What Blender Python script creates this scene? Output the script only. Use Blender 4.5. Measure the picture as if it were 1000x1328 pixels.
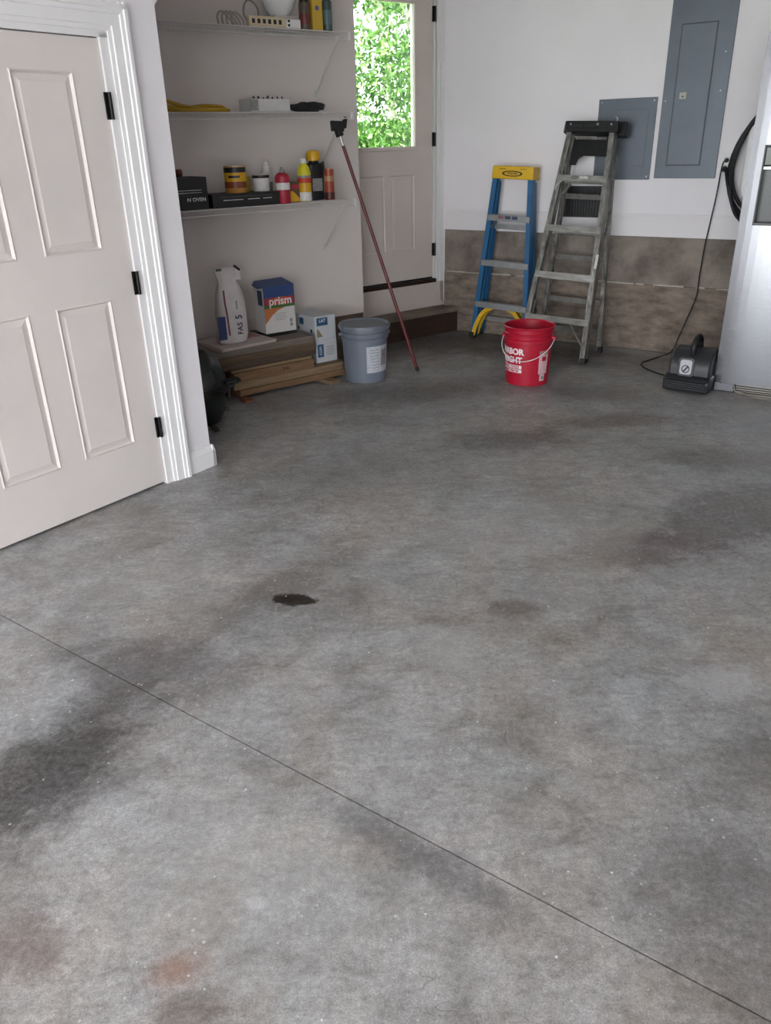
import bpy, bmesh, math, random
from mathutils import Vector, Matrix
random.seed(7)
D = bpy.data
for o in list(D.objects): D.objects.remove(o)
SC = bpy.context.scene
COL = SC.collection
R = math.radians

# ------------------------------------------------------------------ camera
CAM_H = 1.55
F, CX, CY = 1017.0, 500.0, 664.0                 # focal length in pixels of the 1000 x 1328 frame
PITCH, ROLL = R(25.236), R(1.487)
_w = Vector((0, math.cos(PITCH), -math.sin(PITCH)))
_d0 = Vector((0, -math.sin(PITCH), -math.cos(PITCH)))
_r0 = Vector((1, 0, 0))
_d = math.cos(ROLL)*_d0 - math.sin(ROLL)*_r0
_r = math.cos(ROLL)*_r0 + math.sin(ROLL)*_d0
EYE = Vector((0, 0, CAM_H))
cd = D.cameras.new('camera'); cam = D.objects.new('camera', cd); COL.objects.link(cam)
cd.sensor_fit = 'HORIZONTAL'; cd.sensor_width = 36.0; cd.lens = 36.0*F/1000.0
cd.clip_start = 0.05; cd.clip_end = 200
m = Matrix.Identity(4)
for i in range(3):
    m[i][0] = _r[i]; m[i][1] = -_d[i]; m[i][2] = -_w[i]; m[i][3] = EYE[i]
cam.matrix_world = m
SC.camera = cam

# ------------------------------------------------------------------ world: bright overcast sky
W = D.worlds.new('overcast_sky'); SC.world = W; W.use_nodes = True
bg = W.node_tree.nodes['Background']
bg.inputs[0].default_value = (0.92, 0.96, 1.0, 1); bg.inputs[1].default_value = 1.0
SC.view_settings.view_transform = 'Standard'; SC.view_settings.look = 'None'
SC.view_settings.gamma = 1.0; SC.view_settings.use_curve_mapping = False
SC.view_settings.exposure = 3.3

# ------------------------------------------------------------------ frames: x along the wall, y into the wall, z up
AZ = {'L': 37.0, 'S': 54.0, 'B': 123.0, 'W': 90.0}
def rotz(fr): return R(90.0 - AZ[fr])
def axes(fr):
    a = R(AZ[fr]); return Vector((math.sin(a), math.cos(a), 0)), Vector((-math.cos(a), math.sin(a), 0))
def world(fr, u, y, z=0.0):
    x_, y_ = axes(fr); return x_*u + y_*y + Vector((0, 0, z))
def ray(px, py):
    return (_w*F + _r*(px-CX) + _d*(py-CY)).normalized()
def on(fr, yv, px, py):                           # survey: a point of the photo on the vertical plane y = yv of a frame
    x_, y_ = axes(fr); v = ray(px, py); p = EYE + v*(yv/v.dot(y_)); return p.dot(x_), p.z
def ground(px, py, z=0.0):                        # survey: a point of the photo on the floor
    v = ray(px, py); return EYE + v*((z-CAM_H)/v.z)

# portal that guides light sampling through the open garage door
def portal(fr, u, y, z, w, h, rx):
    l = D.lights.new('daylight_portal', 'AREA'); l.shape = 'RECTANGLE'; l.size = w; l.size_y = h
    l.cycles.is_portal = True
    o = D.objects.new('daylight_portal', l); COL.objects.link(o)
    o.location = world(fr, u, y, z); o.rotation_euler = (rx, 0, rotz(fr))
    return o
portal('B', -0.7, -2.56, 1.25, 5.4, 2.5, R(90))

# sun: high, along the front of the house, lights the driveway and the trees but does not reach the room
sl = D.lights.new('sun', 'SUN'); sl.energy = 3.6; sl.angle = R(.53); sl.color = (1, .98, .96)
so = D.objects.new('sun', sl); COL.objects.link(so)
_sa, _se = R(118), R(52)                           # azimuth from +Y to the right, elevation
so.rotation_euler = Vector((math.sin(_sa)*math.cos(_se), math.cos(_sa)*math.cos(_se), math.sin(_se))).to_track_quat('Z', 'Y').to_euler()

# ------------------------------------------------------------------ materials
def lin(c):
    if isinstance(c, str): c = tuple(int(c[i:i+2], 16)/255 for i in (0, 2, 4))
    return tuple((v/12.92 if v <= .04045 else ((v+.055)/1.055)**2.4) for v in c) + (1,)
MATS = {}
def mat(name, col, rough=.5, metal=0.0, var=0.0, scale=12.0, bump=0.0, bscale=80.0, col2=None, stretch=None, spec=.5):
    if name in MATS: return MATS[name]
    mt = D.materials.new(name); mt.use_nodes = True; N = mt.node_tree.nodes; Lk = mt.node_tree.links
    P = N['Principled BSDF']; c = lin(col)
    P.inputs['Base Color'].default_value = c; P.inputs['Roughness'].default_value = rough; P.inputs['Metallic'].default_value = metal
    P.inputs['Specular IOR Level'].default_value = spec
    co = None
    if var or bump or col2:
        tc = N.new('ShaderNodeTexCoord'); mp = N.new('ShaderNodeMapping'); Lk.new(tc.outputs['Object'], mp.inputs[0])
        if stretch: mp.inputs['Scale'].default_value = stretch
        co = mp.outputs[0]
    if var or col2:
        n = N.new('ShaderNodeTexNoise'); n.inputs['Scale'].default_value = scale; n.inputs['Detail'].default_value = 6; n.inputs['Roughness'].default_value = .65
        Lk.new(co, n.inputs['Vector'])
        cr = N.new('ShaderNodeValToRGB'); Lk.new(n.outputs[0], cr.inputs[0])
        c2 = lin(col2) if col2 else tuple(v*(1-var) for v in c[:3]) + (1,)
        c1 = c if col2 else tuple(min(1, v*(1+var*.5)) for v in c[:3]) + (1,)
        cr.color_ramp.elements[0].position = .35; cr.color_ramp.elements[0].color = c2
        cr.color_ramp.elements[1].position = .65; cr.color_ramp.elements[1].color = c1
        Lk.new(cr.outputs[0], P.inputs['Base Color'])
    if bump:
        n2 = N.new('ShaderNodeTexNoise'); n2.inputs['Scale'].default_value = bscale; n2.inputs['Detail'].default_value = 4
        Lk.new(co, n2.inputs['Vector'])
        b = N.new('ShaderNodeBump'); b.inputs['Strength'].default_value = bump; b.inputs['Distance'].default_value = .004
        Lk.new(n2.outputs[0], b.inputs['Height']); Lk.new(b.outputs[0], P.inputs['Normal'])
    MATS[name] = mt
    return mt

wall_paint = mat('wall paint', 'ebe7ea', .75, var=.03, scale=1.5, bump=.06, bscale=220)
alcove_paint = mat('alcove paint', 'd9d0cb', .8, var=.03, scale=1.5, bump=.05, bscale=220)
ceil_paint = mat('ceiling paint', 'dedbd8', .9)
trim_paint = mat('gloss trim paint', 'e6e4e4', .38, var=.03, scale=3)
door_paint = mat('door paint', 'd8d0cc', .42, var=.05, scale=2.5)
rear_door_paint = mat('rear door paint', 'cfc4bc', .5, var=.04, scale=2.5)
hinge_black = mat('hinge black', '1d1b1b', .4, .6)
dark = mat('dark rubber', '151515', .6)
white_plastic = mat('white plastic', 'e4e3e1', .4)
black_plastic = mat('black plastic', '0f1011', .42, var=.15, scale=30)
steel = mat('steel wire', 'b9b9b8', .35, .9)

def glass_mat():
    mt = D.materials.new('window glass'); mt.use_nodes = True; N = mt.node_tree.nodes; Lk = mt.node_tree.links
    N.remove(N['Principled BSDF']); out = N['Material Output']
    t = N.new('ShaderNodeBsdfTransparent'); g = N.new('ShaderNodeBsdfGlossy'); g.inputs['Roughness'].default_value = .02
    t.inputs[0].default_value = (.95, .97, .96, 1)
    mx = N.new('ShaderNodeMixShader'); fr = N.new('ShaderNodeFresnel'); fr.inputs[0].default_value = 1.45
    Lk.new(fr.outputs[0], mx.inputs[0]); Lk.new(t.outputs[0], mx.inputs[1]); Lk.new(g.outputs[0], mx.inputs[2]); Lk.new(mx.outputs[0], out.inputs[0])
    return mt
glass = glass_mat()

# ------------------------------------------------------------------ mesh builder
class MB:
    def __init__(s): s.v = []; s.f = []
    def _add(s, vs, fs):
        k = len(s.v); s.v += [tuple(v) for v in vs]; s.f += [tuple(i+k for i in f) for f in fs]; return s
    def box(s, x0, x1, y0, y1, z0, z1):
        vs = [(x, y, z) for z in (z0, z1) for y in (y0, y1) for x in (x0, x1)]
        return s._add(vs, [(0,2,3,1), (4,5,7,6), (0,1,5,4), (2,6,7,3), (0,4,6,2), (1,3,7,5)])
    def hexa(s, b, t):                            # 4 bottom points, 4 top points, counter-clockwise from above
        return s._add(list(b)+list(t), [(3,2,1,0), (4,5,6,7), (0,1,5,4), (1,2,6,5), (2,3,7,6), (3,0,4,7)])
    def prism(s, poly, a, b, axis='z'):           # poly of 2D points extruded from a to b along an axis
        def P(p, h): return {'z': (p[0], p[1], h), 'y': (p[0], h, p[1]), 'x': (h, p[0], p[1])}[axis]
        n = len(poly)
        vs = [P(p, a) for p in poly] + [P(p, b) for p in poly]
        return s._add(vs, [tuple(range(n))[::-1], tuple(range(n, 2*n))] + [(i, (i+1) % n, n+(i+1) % n, n+i) for i in range(n)])
    def bar(s, p, q, r, n=8, r2=None):
        p = Vector(p); q = Vector(q); d = (q-p); r2 = r if r2 is None else r2
        z = d.normalized(); x = z.cross(Vector((0, 0, 1)) if abs(z.z) < .9 else Vector((1, 0, 0))).normalized(); y = z.cross(x)
        vs = []
        for c, rr in ((p, r), (q, r2)):
            for i in range(n):
                a = 2*math.pi*i/n; vs.append(c + x*(rr*math.cos(a)) + y*(rr*math.sin(a)))
        return s._add(vs, [tuple(range(n))[::-1], tuple(range(n, 2*n))] + [(i, (i+1) % n, n+(i+1) % n, n+i) for i in range(n)])
    def beam(s, p, q, w, t, side=(1, 0, 0)):      # rectangular bar, w along 'side', t across
        p = Vector(p); q = Vector(q); z = (q-p).normalized(); x = Vector(side); x = (x - z*x.dot(z)).normalized(); y = z.cross(x)
        c = [(-w/2, -t/2), (w/2, -t/2), (w/2, t/2), (-w/2, t/2)]
        return s.hexa([p+x*a+y*b for a, b in c], [q+x*a+y*b for a, b in c])
    def tube(s, pts, r, n=8, closed=False):
        pts = [Vector(p) for p in pts]; k = len(pts); rings = []; up = None
        for i, p in enumerate(pts):
            a = pts[i-1] if (i or closed) else p; b = pts[(i+1) % k] if (i < k-1 or closed) else p
            t = (b-a).normalized()
            if up is None: up = t.cross(Vector((0, 0, 1)) if abs(t.z) < .9 else Vector((1, 0, 0))).normalized()
            up = (up - t*up.dot(t)).normalized(); w = t.cross(up)
            rings.append([p + up*(r*math.cos(2*math.pi*j/n)) + w*(r*math.sin(2*math.pi*j/n)) for j in range(n)])
        vs = [v for g in rings for v in g]; fs = []
        for i in range(k if closed else k-1):
            i2 = (i+1) % k
            for j in range(n): fs.append((i*n+j, i*n+(j+1) % n, i2*n+(j+1) % n, i2*n+j))
        if not closed: fs += [tuple(range(n))[::-1], tuple((k-1)*n+j for j in range(n))]
        return s._add(vs, fs)
    def lathe(s, prof, n=32, c=(0, 0), closed=False):
        vs = []; fs = []; m_ = len(prof)
        for rr, z in prof:
            for j in range(n):
                a = 2*math.pi*j/n; vs.append((c[0]+rr*math.sin(a), c[1]-rr*math.cos(a), z))
        for i in range(m_-1 if not closed else m_):
            i2 = (i+1) % m_
            for j in range(n): fs.append((i*n+j, i*n+(j+1) % n, i2*n+(j+1) % n, i2*n+j))
        if not closed:
            fs += [tuple(range(n))[::-1], tuple((m_-1)*n+j for j in range(n))]
        return s._add(vs, fs)
    def build(s, name, mt, parent=None, loc=(0, 0, 0), rot=(0, 0, 0), bevel=0, smooth=False, seg=2):
        me = D.meshes.new(name); me.from_pydata(s.v, [], s.f); me.update()
        bm = bmesh.new(); bm.from_mesh(me); bmesh.ops.recalc_face_normals(bm, faces=bm.faces); bm.to_mesh(me); bm.free()
        if smooth:
            for p in me.polygons: p.use_smooth = True
            me.set_sharp_from_angle(angle=R(38))
        me.materials.append(mt)
        o = D.objects.new(name, me); COL.objects.link(o); o.parent = parent; o.location = loc; o.rotation_euler = rot
        if bevel:
            b = o.modifiers.new('bevel', 'BEVEL'); b.width = bevel; b.segments = seg; b.limit_method = 'ANGLE'; b.angle_limit = R(40)
        return o
def box(name, mt, parent, x0, x1, y0, y1, z0, z1, bevel=0): return MB().box(x0, x1, y0, y1, z0, z1).build(name, mt, parent, bevel=bevel)
def label(o, lab, cat, group=None):
    o['label'] = lab; o['category'] = cat
    if group: o['group'] = group
    return o
def thing(name, lab, cat, fr='W', u=0, y=0, z=0, rot=0, group=None, tilt=(0, 0)):
    o = D.objects.new(name, None); COL.objects.link(o); o.empty_display_size = .1
    o.location = world(fr, u, y, z); o.rotation_euler = (tilt[0], tilt[1], rotz(fr)+rot)
    return label(o, lab, cat, group)
def struct(o, fr='W', lab=None, cat=None):
    o['kind'] = 'structure'; o.rotation_euler = (0, 0, rotz(fr))
    if lab: o['label'] = lab
    if cat: o['category'] = cat
    return o
def textmesh(body, size, ext=.0006, align='CENTER', bold=0):
    c = D.curves.new('lettering', 'FONT'); c.body = body; c.size = size; c.align_x = align; c.align_y = 'CENTER'; c.extrude = ext; c.offset = bold
    c.resolution_u = 3
    o = D.objects.new('lettering', c); COL.objects.link(o)
    me = D.meshes.new_from_object(o.evaluated_get(bpy.context.evaluated_depsgraph_get()))
    D.objects.remove(o); D.curves.remove(c)
    return me
def text(body, size, mt, parent, loc, rot=(R(90), 0, 0), align='CENTER', bold=0, sx=1.0, ext=.0006):
    me = textmesh(body, size, ext, align, bold); me.materials.clear(); me.materials.append(mt)
    o = D.objects.new('lettering', me); COL.objects.link(o); o.parent = parent; o.location = loc; o.rotation_euler = rot; o.scale = (sx, 1, 1)
    return o
def wrap_text(body, size, mt, parent, rfun, phi, z, bold=0, sx=1.0):   # text bent round a vertical cylinder, phi from the front
    me = textmesh(body, size, .0005, 'CENTER', bold); me.materials.clear(); me.materials.append(mt)
    for v in me.vertices:
        zz = z+v.co.y; rr = rfun(zz)+.0012+v.co.z; a = phi+v.co.x*sx/rr
        v.co = (rr*math.sin(a), -rr*math.cos(a), zz)
    me.update(); o = D.objects.new('lettering', me); COL.objects.link(o); o.parent = parent
    return o
def wrap_patch(name, mt, parent, rfun, phi, w, z0, z1, off=.0012, n=10):
    b = MB(); vs = []
    for z in (z0, z1):
        for k in range(n+1):
            for o_ in (0, off):
                rr = rfun(z)+o_; a = phi+(k/n-.5)*w/rfun((z0+z1)/2); vs.append((rr*math.sin(a), -rr*math.cos(a), z))
    fs = []; q = 2*(n+1)
    for k in range(n):
        a = 2*k; fs += [(a+1, a+3, q+a+3, q+a+1), (a, q+a, q+a+2, a+2), (a, a+2, a+3, a+1), (q+a, q+a+1, q+a+3, q+a+2)]
    fs += [(0, 1, q+1, q), (2*n, q+2*n, q+2*n+1, 2*n+1)]
    b._add(vs, fs); return b.build(name, mt, parent, smooth=True)

# ================================================================== SETTING
CEIL = 2.95
LY, SY, DY, BY = 3.11, 5.20, 5.50, 6.34            # wall planes in their own frames

# ---- room outline (world) for slab and ceiling
poly = [world('B', 3.62, 6.46), world('S', 4.80, 5.62), world('S', 0.85, 5.62), world('L', -2.85, 3.26), world('B', 3.62, -2.68)]
poly = [(p.x, p.y) for p in poly]
def clip(pl, p0, nrm, c):                          # keep the side where (p-p0).n >= c
    out = []; f = lambda p: (p[0]-p0.x)*nrm.x+(p[1]-p0.y)*nrm.y-c
    for i in range(len(pl)):
        a, b = pl[i], pl[(i+1) % len(pl)]; fa, fb = f(a), f(b)
        if fa >= 0: out.append(a)
        if (fa >= 0) != (fb >= 0):
            t = fa/(fa-fb); out.append((a[0]+(b[0]-a[0])*t, a[1]+(b[1]-a[1])*t))
    return out
J0, J1 = ground(0, 797), ground(1000, 1325)
jd = (J1-J0).normalized(); jn = Vector((-jd.y, jd.x, 0))

# ---- concrete material with stains in their own place on the slab and some rear shade painted in
def concrete():
    mt = D.materials.new('stained concrete slab'); mt.use_nodes = True; N = mt.node_tree.nodes; Lk = mt.node_tree.links
    P = N['Principled BSDF']
    tc = N.new('ShaderNodeTexCoord'); O = tc.outputs['Object']
    def noise(sc, det=8, ro=.62, dist=0, stretch=None, rot=0):
        n = N.new('ShaderNodeTexNoise'); n.inputs['Scale'].default_value = sc; n.inputs['Detail'].default_value = det
        n.inputs['Roughness'].default_value = ro; n.inputs['Distortion'].default_value = dist
        src = O
        if stretch:
            mp = N.new('ShaderNodeMapping'); mp.inputs['Scale'].default_value = stretch; mp.inputs['Rotation'].default_value = (0, 0, rot); Lk.new(O, mp.inputs[0]); src = mp.outputs[0]
        Lk.new(src, n.inputs['Vector']); return n
    def ramp(src, stops):
        r = N.new('ShaderNodeValToRGB'); Lk.new(src, r.inputs[0])
        while len(r.color_ramp.elements) < len(stops): r.color_ramp.elements.new(.5)
        for e, (p, c) in zip(r.color_ramp.elements, stops): e.position = p; e.color = c
        return r.outputs[0]
    def mixc(fac, a, b, mode='MIX'):
        x = N.new('ShaderNodeMix'); x.data_type = 'RGBA'; x.blend_type = mode
        if isinstance(fac, (int, float)): x.inputs[0].default_value = fac
        else: Lk.new(fac, x.inputs[0])
        for k, v in ((6, a), (7, b)):
            if isinstance(v, tuple): x.inputs[k].default_value = v
            else: Lk.new(v, x.inputs[k])
        return x.outputs[2]
    def mth(op, a, b=None, clampit=False):
        x = N.new('ShaderNodeMath'); x.operation = op; x.use_clamp = clampit
        for k, v in enumerate((a, b)):
            if v is None: continue
            if isinstance(v, (int, float)): x.inputs[k].default_value = v
            else: Lk.new(v, x.inputs[k])
        return x.outputs[0]
    hue = noise(1.7, 7, .65, .5); patch = noise(11, 9, .75, .9); big = noise(.9, 6, .6, .4); mid = noise(4.2, 10, .68, .6); fine = noise(55, 8, .8); grit = noise(240, 4, .7); streak = noise(9, 8, .7, .3, (1, 3.2, 1), R(35))
    c = ramp(big.outputs[0], [(.30, lin('807c79')), (.50, lin('949291')), (.70, lin('9e9e9f'))])
    c = mixc(.55, c, ramp(hue.outputs[0], [(.34, lin('968e86')), (.5, lin('8e8b89')), (.66, lin('8b8e91'))]))
    c = mixc(.6, c, ramp(patch.outputs[0], [(.30, (.30, .29, .28, 1)), (.5, (.5, .5, .5, 1)), (.70, (.68, .68, .68, 1))]), 'OVERLAY')
    c = mixc(.75, c, ramp(mid.outputs[0], [(.28, (.27, .255, .24, 1)), (.5, (.5, .5, .5, 1)), (.72, (.66, .67, .68, 1))]), 'OVERLAY')
    c = mixc(.55, c, ramp(streak.outputs[0], [(.3, (.33, .32, .31, 1)), (.5, (.5, .5, .5, 1)), (.75, (.66, .66, .66, 1))]), 'OVERLAY')
    c = mixc(.55, c, ramp(fine.outputs[0], [(.3, (.18, .18, .18, 1)), (.5, (.5, .5, .5, 1)), (.7, (.80, .80, .80, 1))]), 'OVERLAY')
    c = mixc(.6, c, ramp(grit.outputs[0], [(.3, (.22, .22, .22, 1)), (.7, (.78, .78, .78, 1))]), 'OVERLAY')
    warp = noise(3.4, 10, .75, .4); warp2 = noise(16, 8, .8)
    grain = ramp(fine.outputs[0], [(.34, (1, 1, 1, 1)), (.66, (.68, .68, .68, 1))])
    # stains, the rear ones with shade painted in: (pixel a, pixel b, half width m, colour, strength, edge softness, fine raggedness)
    ST = [((-60,1110),(175,908),.20,'262220',.95,.75,.6), ((130,850),(280,880),.20,'454040',.62,.8,.7), ((235,845),(440,715),.17,'4b443f',.55,.8,.8),
          ((362,777),(402,779),.036,'1d140d',1.0,.22,2.2), ((600,575),(715,566),.22,'3a3332',.70,.8,.8), ((740,550),(850,543),.17,'4c382b',.65,.7,1.0),
          ((850,590),(1010,600),.25,'47423f',.62,.9,.9), ((880,700),(1010,640),.24,'443d3a',.62,.6,1.6), ((770,720),(900,700),.16,'574641',.55,.6,1.6),
          ((620,795),(700,785),.06,'51413a',.60,.7,1.2), ((540,805),(600,800),.06,'5a4a43',.5,.7,1.2),
          ((195,1265),(260,1255),.055,'7d5540',.75,.85,.6), ((-30,1225),(70,1235),.10,'5e4a3f',.65,.9,.8), ((200,1318),(290,1305),.06,'4c3d33',.6,.8,.8),
          ((400,1030),(700,1195),.06,'4e4d50',.65,.9,1.0), ((60,840),(230,920),.05,'5c5855',.6,.9,1.0),
          ((440,450),(700,440),.55,'352c27',.85,.9,.6), ((620,455),(800,462),.35,'3a3532',.8,.9,.7), ((420,520),(640,500),.34,'3f3936',.70,.9,.8), ((680,500),(860,520),.20,'4d4745',.5,.9,.8),  # rear floor: dark staining, deepened and widened to paint in the shade there
          ((310,640),(560,600),.35,'5d5855',.38,.9,.8), ((480,760),(330,850),.14,'5a534e',.40,.9,.9), ((880,1150),(1040,1200),.36,'4c4844',.62,.95,.8), ((960,960),(1010,1040),.2,'54504b',.5,.95,.9),
          ((560,700),(760,660),.30,'a2a09e',.38,.9,.9), ((80,760),(280,740),.20,'9e9c9a',.30,.9,.9), ((250,1100),(420,1180),.30,'a09f9c',.34,.9,.9),
          ((700,780),(860,640),.10,'a19d98',.34,.9,1.0), ((900,890),(980,880),.09,'c2c2c4',.42,.6,2.2), ((325,1174),(340,1173),.020,'c0c0c2',.45,.9,3.0),
          ((790,452),(880,463),.09,'a9a9a9',.75,.7,.8), ((1000,560),(760,600),.08,'8e8a86',.3,.9,1.0), ((560,820),(600,860),.10,'b0b0ae',.4,.8,2.0)]
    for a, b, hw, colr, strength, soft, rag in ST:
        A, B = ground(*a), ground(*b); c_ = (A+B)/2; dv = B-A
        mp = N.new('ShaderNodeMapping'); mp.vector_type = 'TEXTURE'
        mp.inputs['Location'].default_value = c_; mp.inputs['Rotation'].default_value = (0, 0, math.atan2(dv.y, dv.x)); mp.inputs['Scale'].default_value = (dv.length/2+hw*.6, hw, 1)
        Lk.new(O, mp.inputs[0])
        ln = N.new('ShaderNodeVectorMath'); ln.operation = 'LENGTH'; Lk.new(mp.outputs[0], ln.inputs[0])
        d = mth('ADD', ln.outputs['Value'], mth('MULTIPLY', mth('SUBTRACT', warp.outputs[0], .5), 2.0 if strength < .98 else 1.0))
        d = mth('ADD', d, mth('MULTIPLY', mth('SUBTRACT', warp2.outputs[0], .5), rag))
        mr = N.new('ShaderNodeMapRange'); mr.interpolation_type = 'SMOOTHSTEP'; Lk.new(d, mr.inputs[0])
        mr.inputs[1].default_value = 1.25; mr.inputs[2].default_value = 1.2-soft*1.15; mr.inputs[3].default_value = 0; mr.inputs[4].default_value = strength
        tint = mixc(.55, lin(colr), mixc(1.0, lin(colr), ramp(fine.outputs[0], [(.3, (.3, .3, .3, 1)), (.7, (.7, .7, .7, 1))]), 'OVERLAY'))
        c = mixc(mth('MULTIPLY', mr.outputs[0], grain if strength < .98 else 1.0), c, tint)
    # pale paint specks and scuffs
    v = N.new('ShaderNodeTexVoronoi'); v.inputs['Scale'].default_value = 13; v.inputs['Randomness'].default_value = 1; Lk.new(O, v.inputs['Vector'])
    sp = mth('LESS_THAN', mth('ADD', v.outputs['Distance'], mth('MULTIPLY', warp2.outputs[0], .16)), .125)
    gate = mth('GREATER_THAN', noise(5, 2).outputs[0], .47)
    c = mixc(mth('MULTIPLY', mth('MULTIPLY', sp, gate), .8), c, lin('d5d4d2'))
    v2 = N.new('ShaderNodeTexVoronoi'); v2.inputs['Scale'].default_value = 34; Lk.new(O, v2.inputs['Vector'])
    sp2 = mth('LESS_THAN', mth('ADD', v2.outputs['Distance'], mth('MULTIPLY', warp.outputs[0], .3)), .27)
    c = mixc(mth('MULTIPLY', mth('MULTIPLY', sp2, mth('GREATER_THAN', noise(3.3, 5, .7).outputs[0], .53)), .55), c, lin('c4c3c1'))
    scuff = ramp(noise(26, 10, .8, .8).outputs[0], [(.57, (0, 0, 0, 1)), (.68, (1, 1, 1, 1))])
    c = mixc(mth('MULTIPLY', mth('MULTIPLY', scuff, ramp(noise(2.2, 4).outputs[0], [(.42, (0, 0, 0, 1)), (.62, (1, 1, 1, 1))])), .5), c, lin('bdbcba'))
    wv = N.new('ShaderNodeTexNoise'); wv.inputs['Scale'].default_value = 2.6; wv.inputs['Detail'].default_value = 3; wv.inputs['Distortion'].default_value = 1.2; Lk.new(O, wv.inputs['Vector'])
    line = mth('LESS_THAN', mth('ABSOLUTE', mth('SUBTRACT', wv.outputs[0], .5)), .0016)
    c = mixc(mth('MULTIPLY', mth('MULTIPLY', line, mth('GREATER_THAN', noise(1.6, 3).outputs[0], .56)), .5), c, lin('5f5a55'))
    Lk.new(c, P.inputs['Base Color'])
    Lk.new(ramp(mid.outputs[0], [(.3, (.42, .42, .42, 1)), (.7, (.62, .62, .62, 1))]), P.inputs['Roughness'])
    P.inputs['Specular IOR Level'].default_value = .4
    b = N.new('ShaderNodeBump'); b.inputs['Strength'].default_value = .25; b.inputs['Distance'].default_value = .003
    Lk.new(mth('ADD', fine.outputs[0], mth('MULTIPLY', grit.outputs[0], .5)), b.inputs['Height']); Lk.new(b.outputs[0], P.inputs['Normal'])
    return mt
slab_mat = concrete()
joint_mat = mat('joint filler', '5d564e', .9, var=.3, scale=40)
fl = struct(MB().prism(poly, -.14, -.008).build('floor', joint_mat), 'W', 'stained grey concrete garage floor with a saw-cut joint')
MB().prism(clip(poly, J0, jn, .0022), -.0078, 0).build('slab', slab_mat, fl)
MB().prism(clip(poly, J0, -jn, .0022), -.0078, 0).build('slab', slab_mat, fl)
struct(MB().prism(poly, CEIL, CEIL+.12).build('ceiling', ceil_paint), 'W', 'white painted garage ceiling')

# ---- left wall with the four-panel door, ends at the alcove opening
DX0, DX1, DTOP = 1.328, 2.283, 1.958
w = MB().box(-2.85, DX0-.02, LY, LY+.06, 0, CEIL).box(DX1+.02, 2.589, LY, LY+.06, 0, CEIL).box(DX0-.02, DX1+.02, LY, LY+.06, DTOP+.02, CEIL).box(-2.85, 2.589, LY+.06, LY+.14, 0, CEIL)
w.box(2.449, 2.589, LY+.14, LY+2.3, 0, CEIL)       # return towards the alcove
w.prism([(2.585, 2.095), (3.44, CEIL), (2.585, CEIL)], LY, LY+.14, 'y')   # clipped corner of the opening
struct(w.build('wall_left', wall_paint), 'L', 'off-white painted wall holding the four-panel door')
def panel_mesh(x0, x1, z0, z1, y, prof):           # recessed moulded panel: rings of (inset, depth)
    b = MB(); vs = []
    for ins, dep in prof:
        vs += [(x0+ins, y+dep, z0+ins), (x1-ins, y+dep, z0+ins), (x1-ins, y+dep, z1-ins), (x0+ins, y+dep, z1-ins)]
    fs = []
    for k in range(len(prof)-1):
        for i in range(4): fs.append((4*k+i, 4*k+(i+1) % 4, 4*k+4+(i+1) % 4, 4*k+4+i))
    fs.append(tuple(4*(len(prof)-1)+i for i in range(4)))
    # closed back
    k = len(vs); vs += [(x0, y+.03, z0), (x1, y+.03, z0), (x1, y+.03, z1), (x0, y+.03, z1)]
    fs.append((k+3, k+2, k+1, k)); fs += [(i, k+i, k+(i+1) % 4, (i+1) % 4) for i in range(4)]
    b._add(vs, fs); return b
def slab_with_holes(x0, x1, z0, z1, y0, y1, holes):
    xs = sorted({x0, x1} | {h[i] for h in holes for i in (0, 1)}); zs = sorted({z0, z1} | {h[i] for h in holes for i in (2, 3)})
    b = MB()
    for i in range(len(xs)-1):
        for j in range(len(zs)-1):
            cx, cz = (xs[i]+xs[i+1])/2, (zs[j]+zs[j+1])/2
            if any(h[0] < cx < h[1] and h[2] < cz < h[3] for h in holes): continue
            b.box(xs[i], xs[i+1], y0, y1, zs[j], zs[j+1])
    return b
d1 = D.objects.new('door_1', None); COL.objects.link(d1)
struct(d1, 'L', 'off-white four-panel interior door with black hinges')
PN = [(1.866, 2.143, 1.155, 1.836), (1.866, 2.143, .263, .944), (1.468, 1.745, 1.155, 1.836), (1.468, 1.745, .263, .944)]
yd = LY+.010
slab_with_holes(DX0, DX1, .014, DTOP, yd, yd+.036, PN).build('door_slab', door_paint, d1)
for p in PN: panel_mesh(*p, yd, [(0, 0), (.006, -.004), (.014, .009), (.036, .003), (.040, .001)]).build('door_panel', door_paint, d1)
for z in (1.663, .945, .253):
    h = MB().bar((DX1+.006, LY-.006, z), (DX1+.006, LY-.006, z+.102), .0085, 10).box(DX1-.014, DX1+.02, LY, LY+.006, z, z+.102)
    h.build('hinge', hinge_black, d1, smooth=True)
MB().lathe([(.030, 0), (.030, .006), (.011, .010), (.011, .034), (.026, .042), (.028, .056), (.016, .066)], 20).build('door_knob', hinge_black, d1, loc=(DX0+.065, yd, .90), rot=(R(90), 0, 0), smooth=True)
jb = MB().box(DX1+.003, DX1+.045, LY-.002, LY+.05, 0, DTOP+.02).box(DX0-.03, DX0-.003, LY-.002, LY+.05, 0, DTOP+.02).box(DX0-.03, DX1+.045, LY-.002, LY+.05, DTOP+.004, DTOP+.03)
jb.build('door_jamb', trim_paint, d1)
cas = MB()
def casing_profile(a): return [(a, LY), (a, LY-.010), (a+.016, LY-.012), (a+.020, LY-.017), (a+.058, LY-.019), (a+.062, LY-.024), (a+.076, LY-.026), (a+.080, LY-.031), (a+.096, LY-.031), (a+.098, LY)]
c0 = DX1+.042
cas.prism(casing_profile(c0), 0, DTOP+.132)
cas.prism([(2*DX0 + 0 - 0 + (DX1-DX0) - p[0] + (DX1-DX0) - (DX1-DX0), p[1]) for p in casing_profile(c0)][::-1], 0, DTOP+.132)
zt = DTOP+.028
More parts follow.
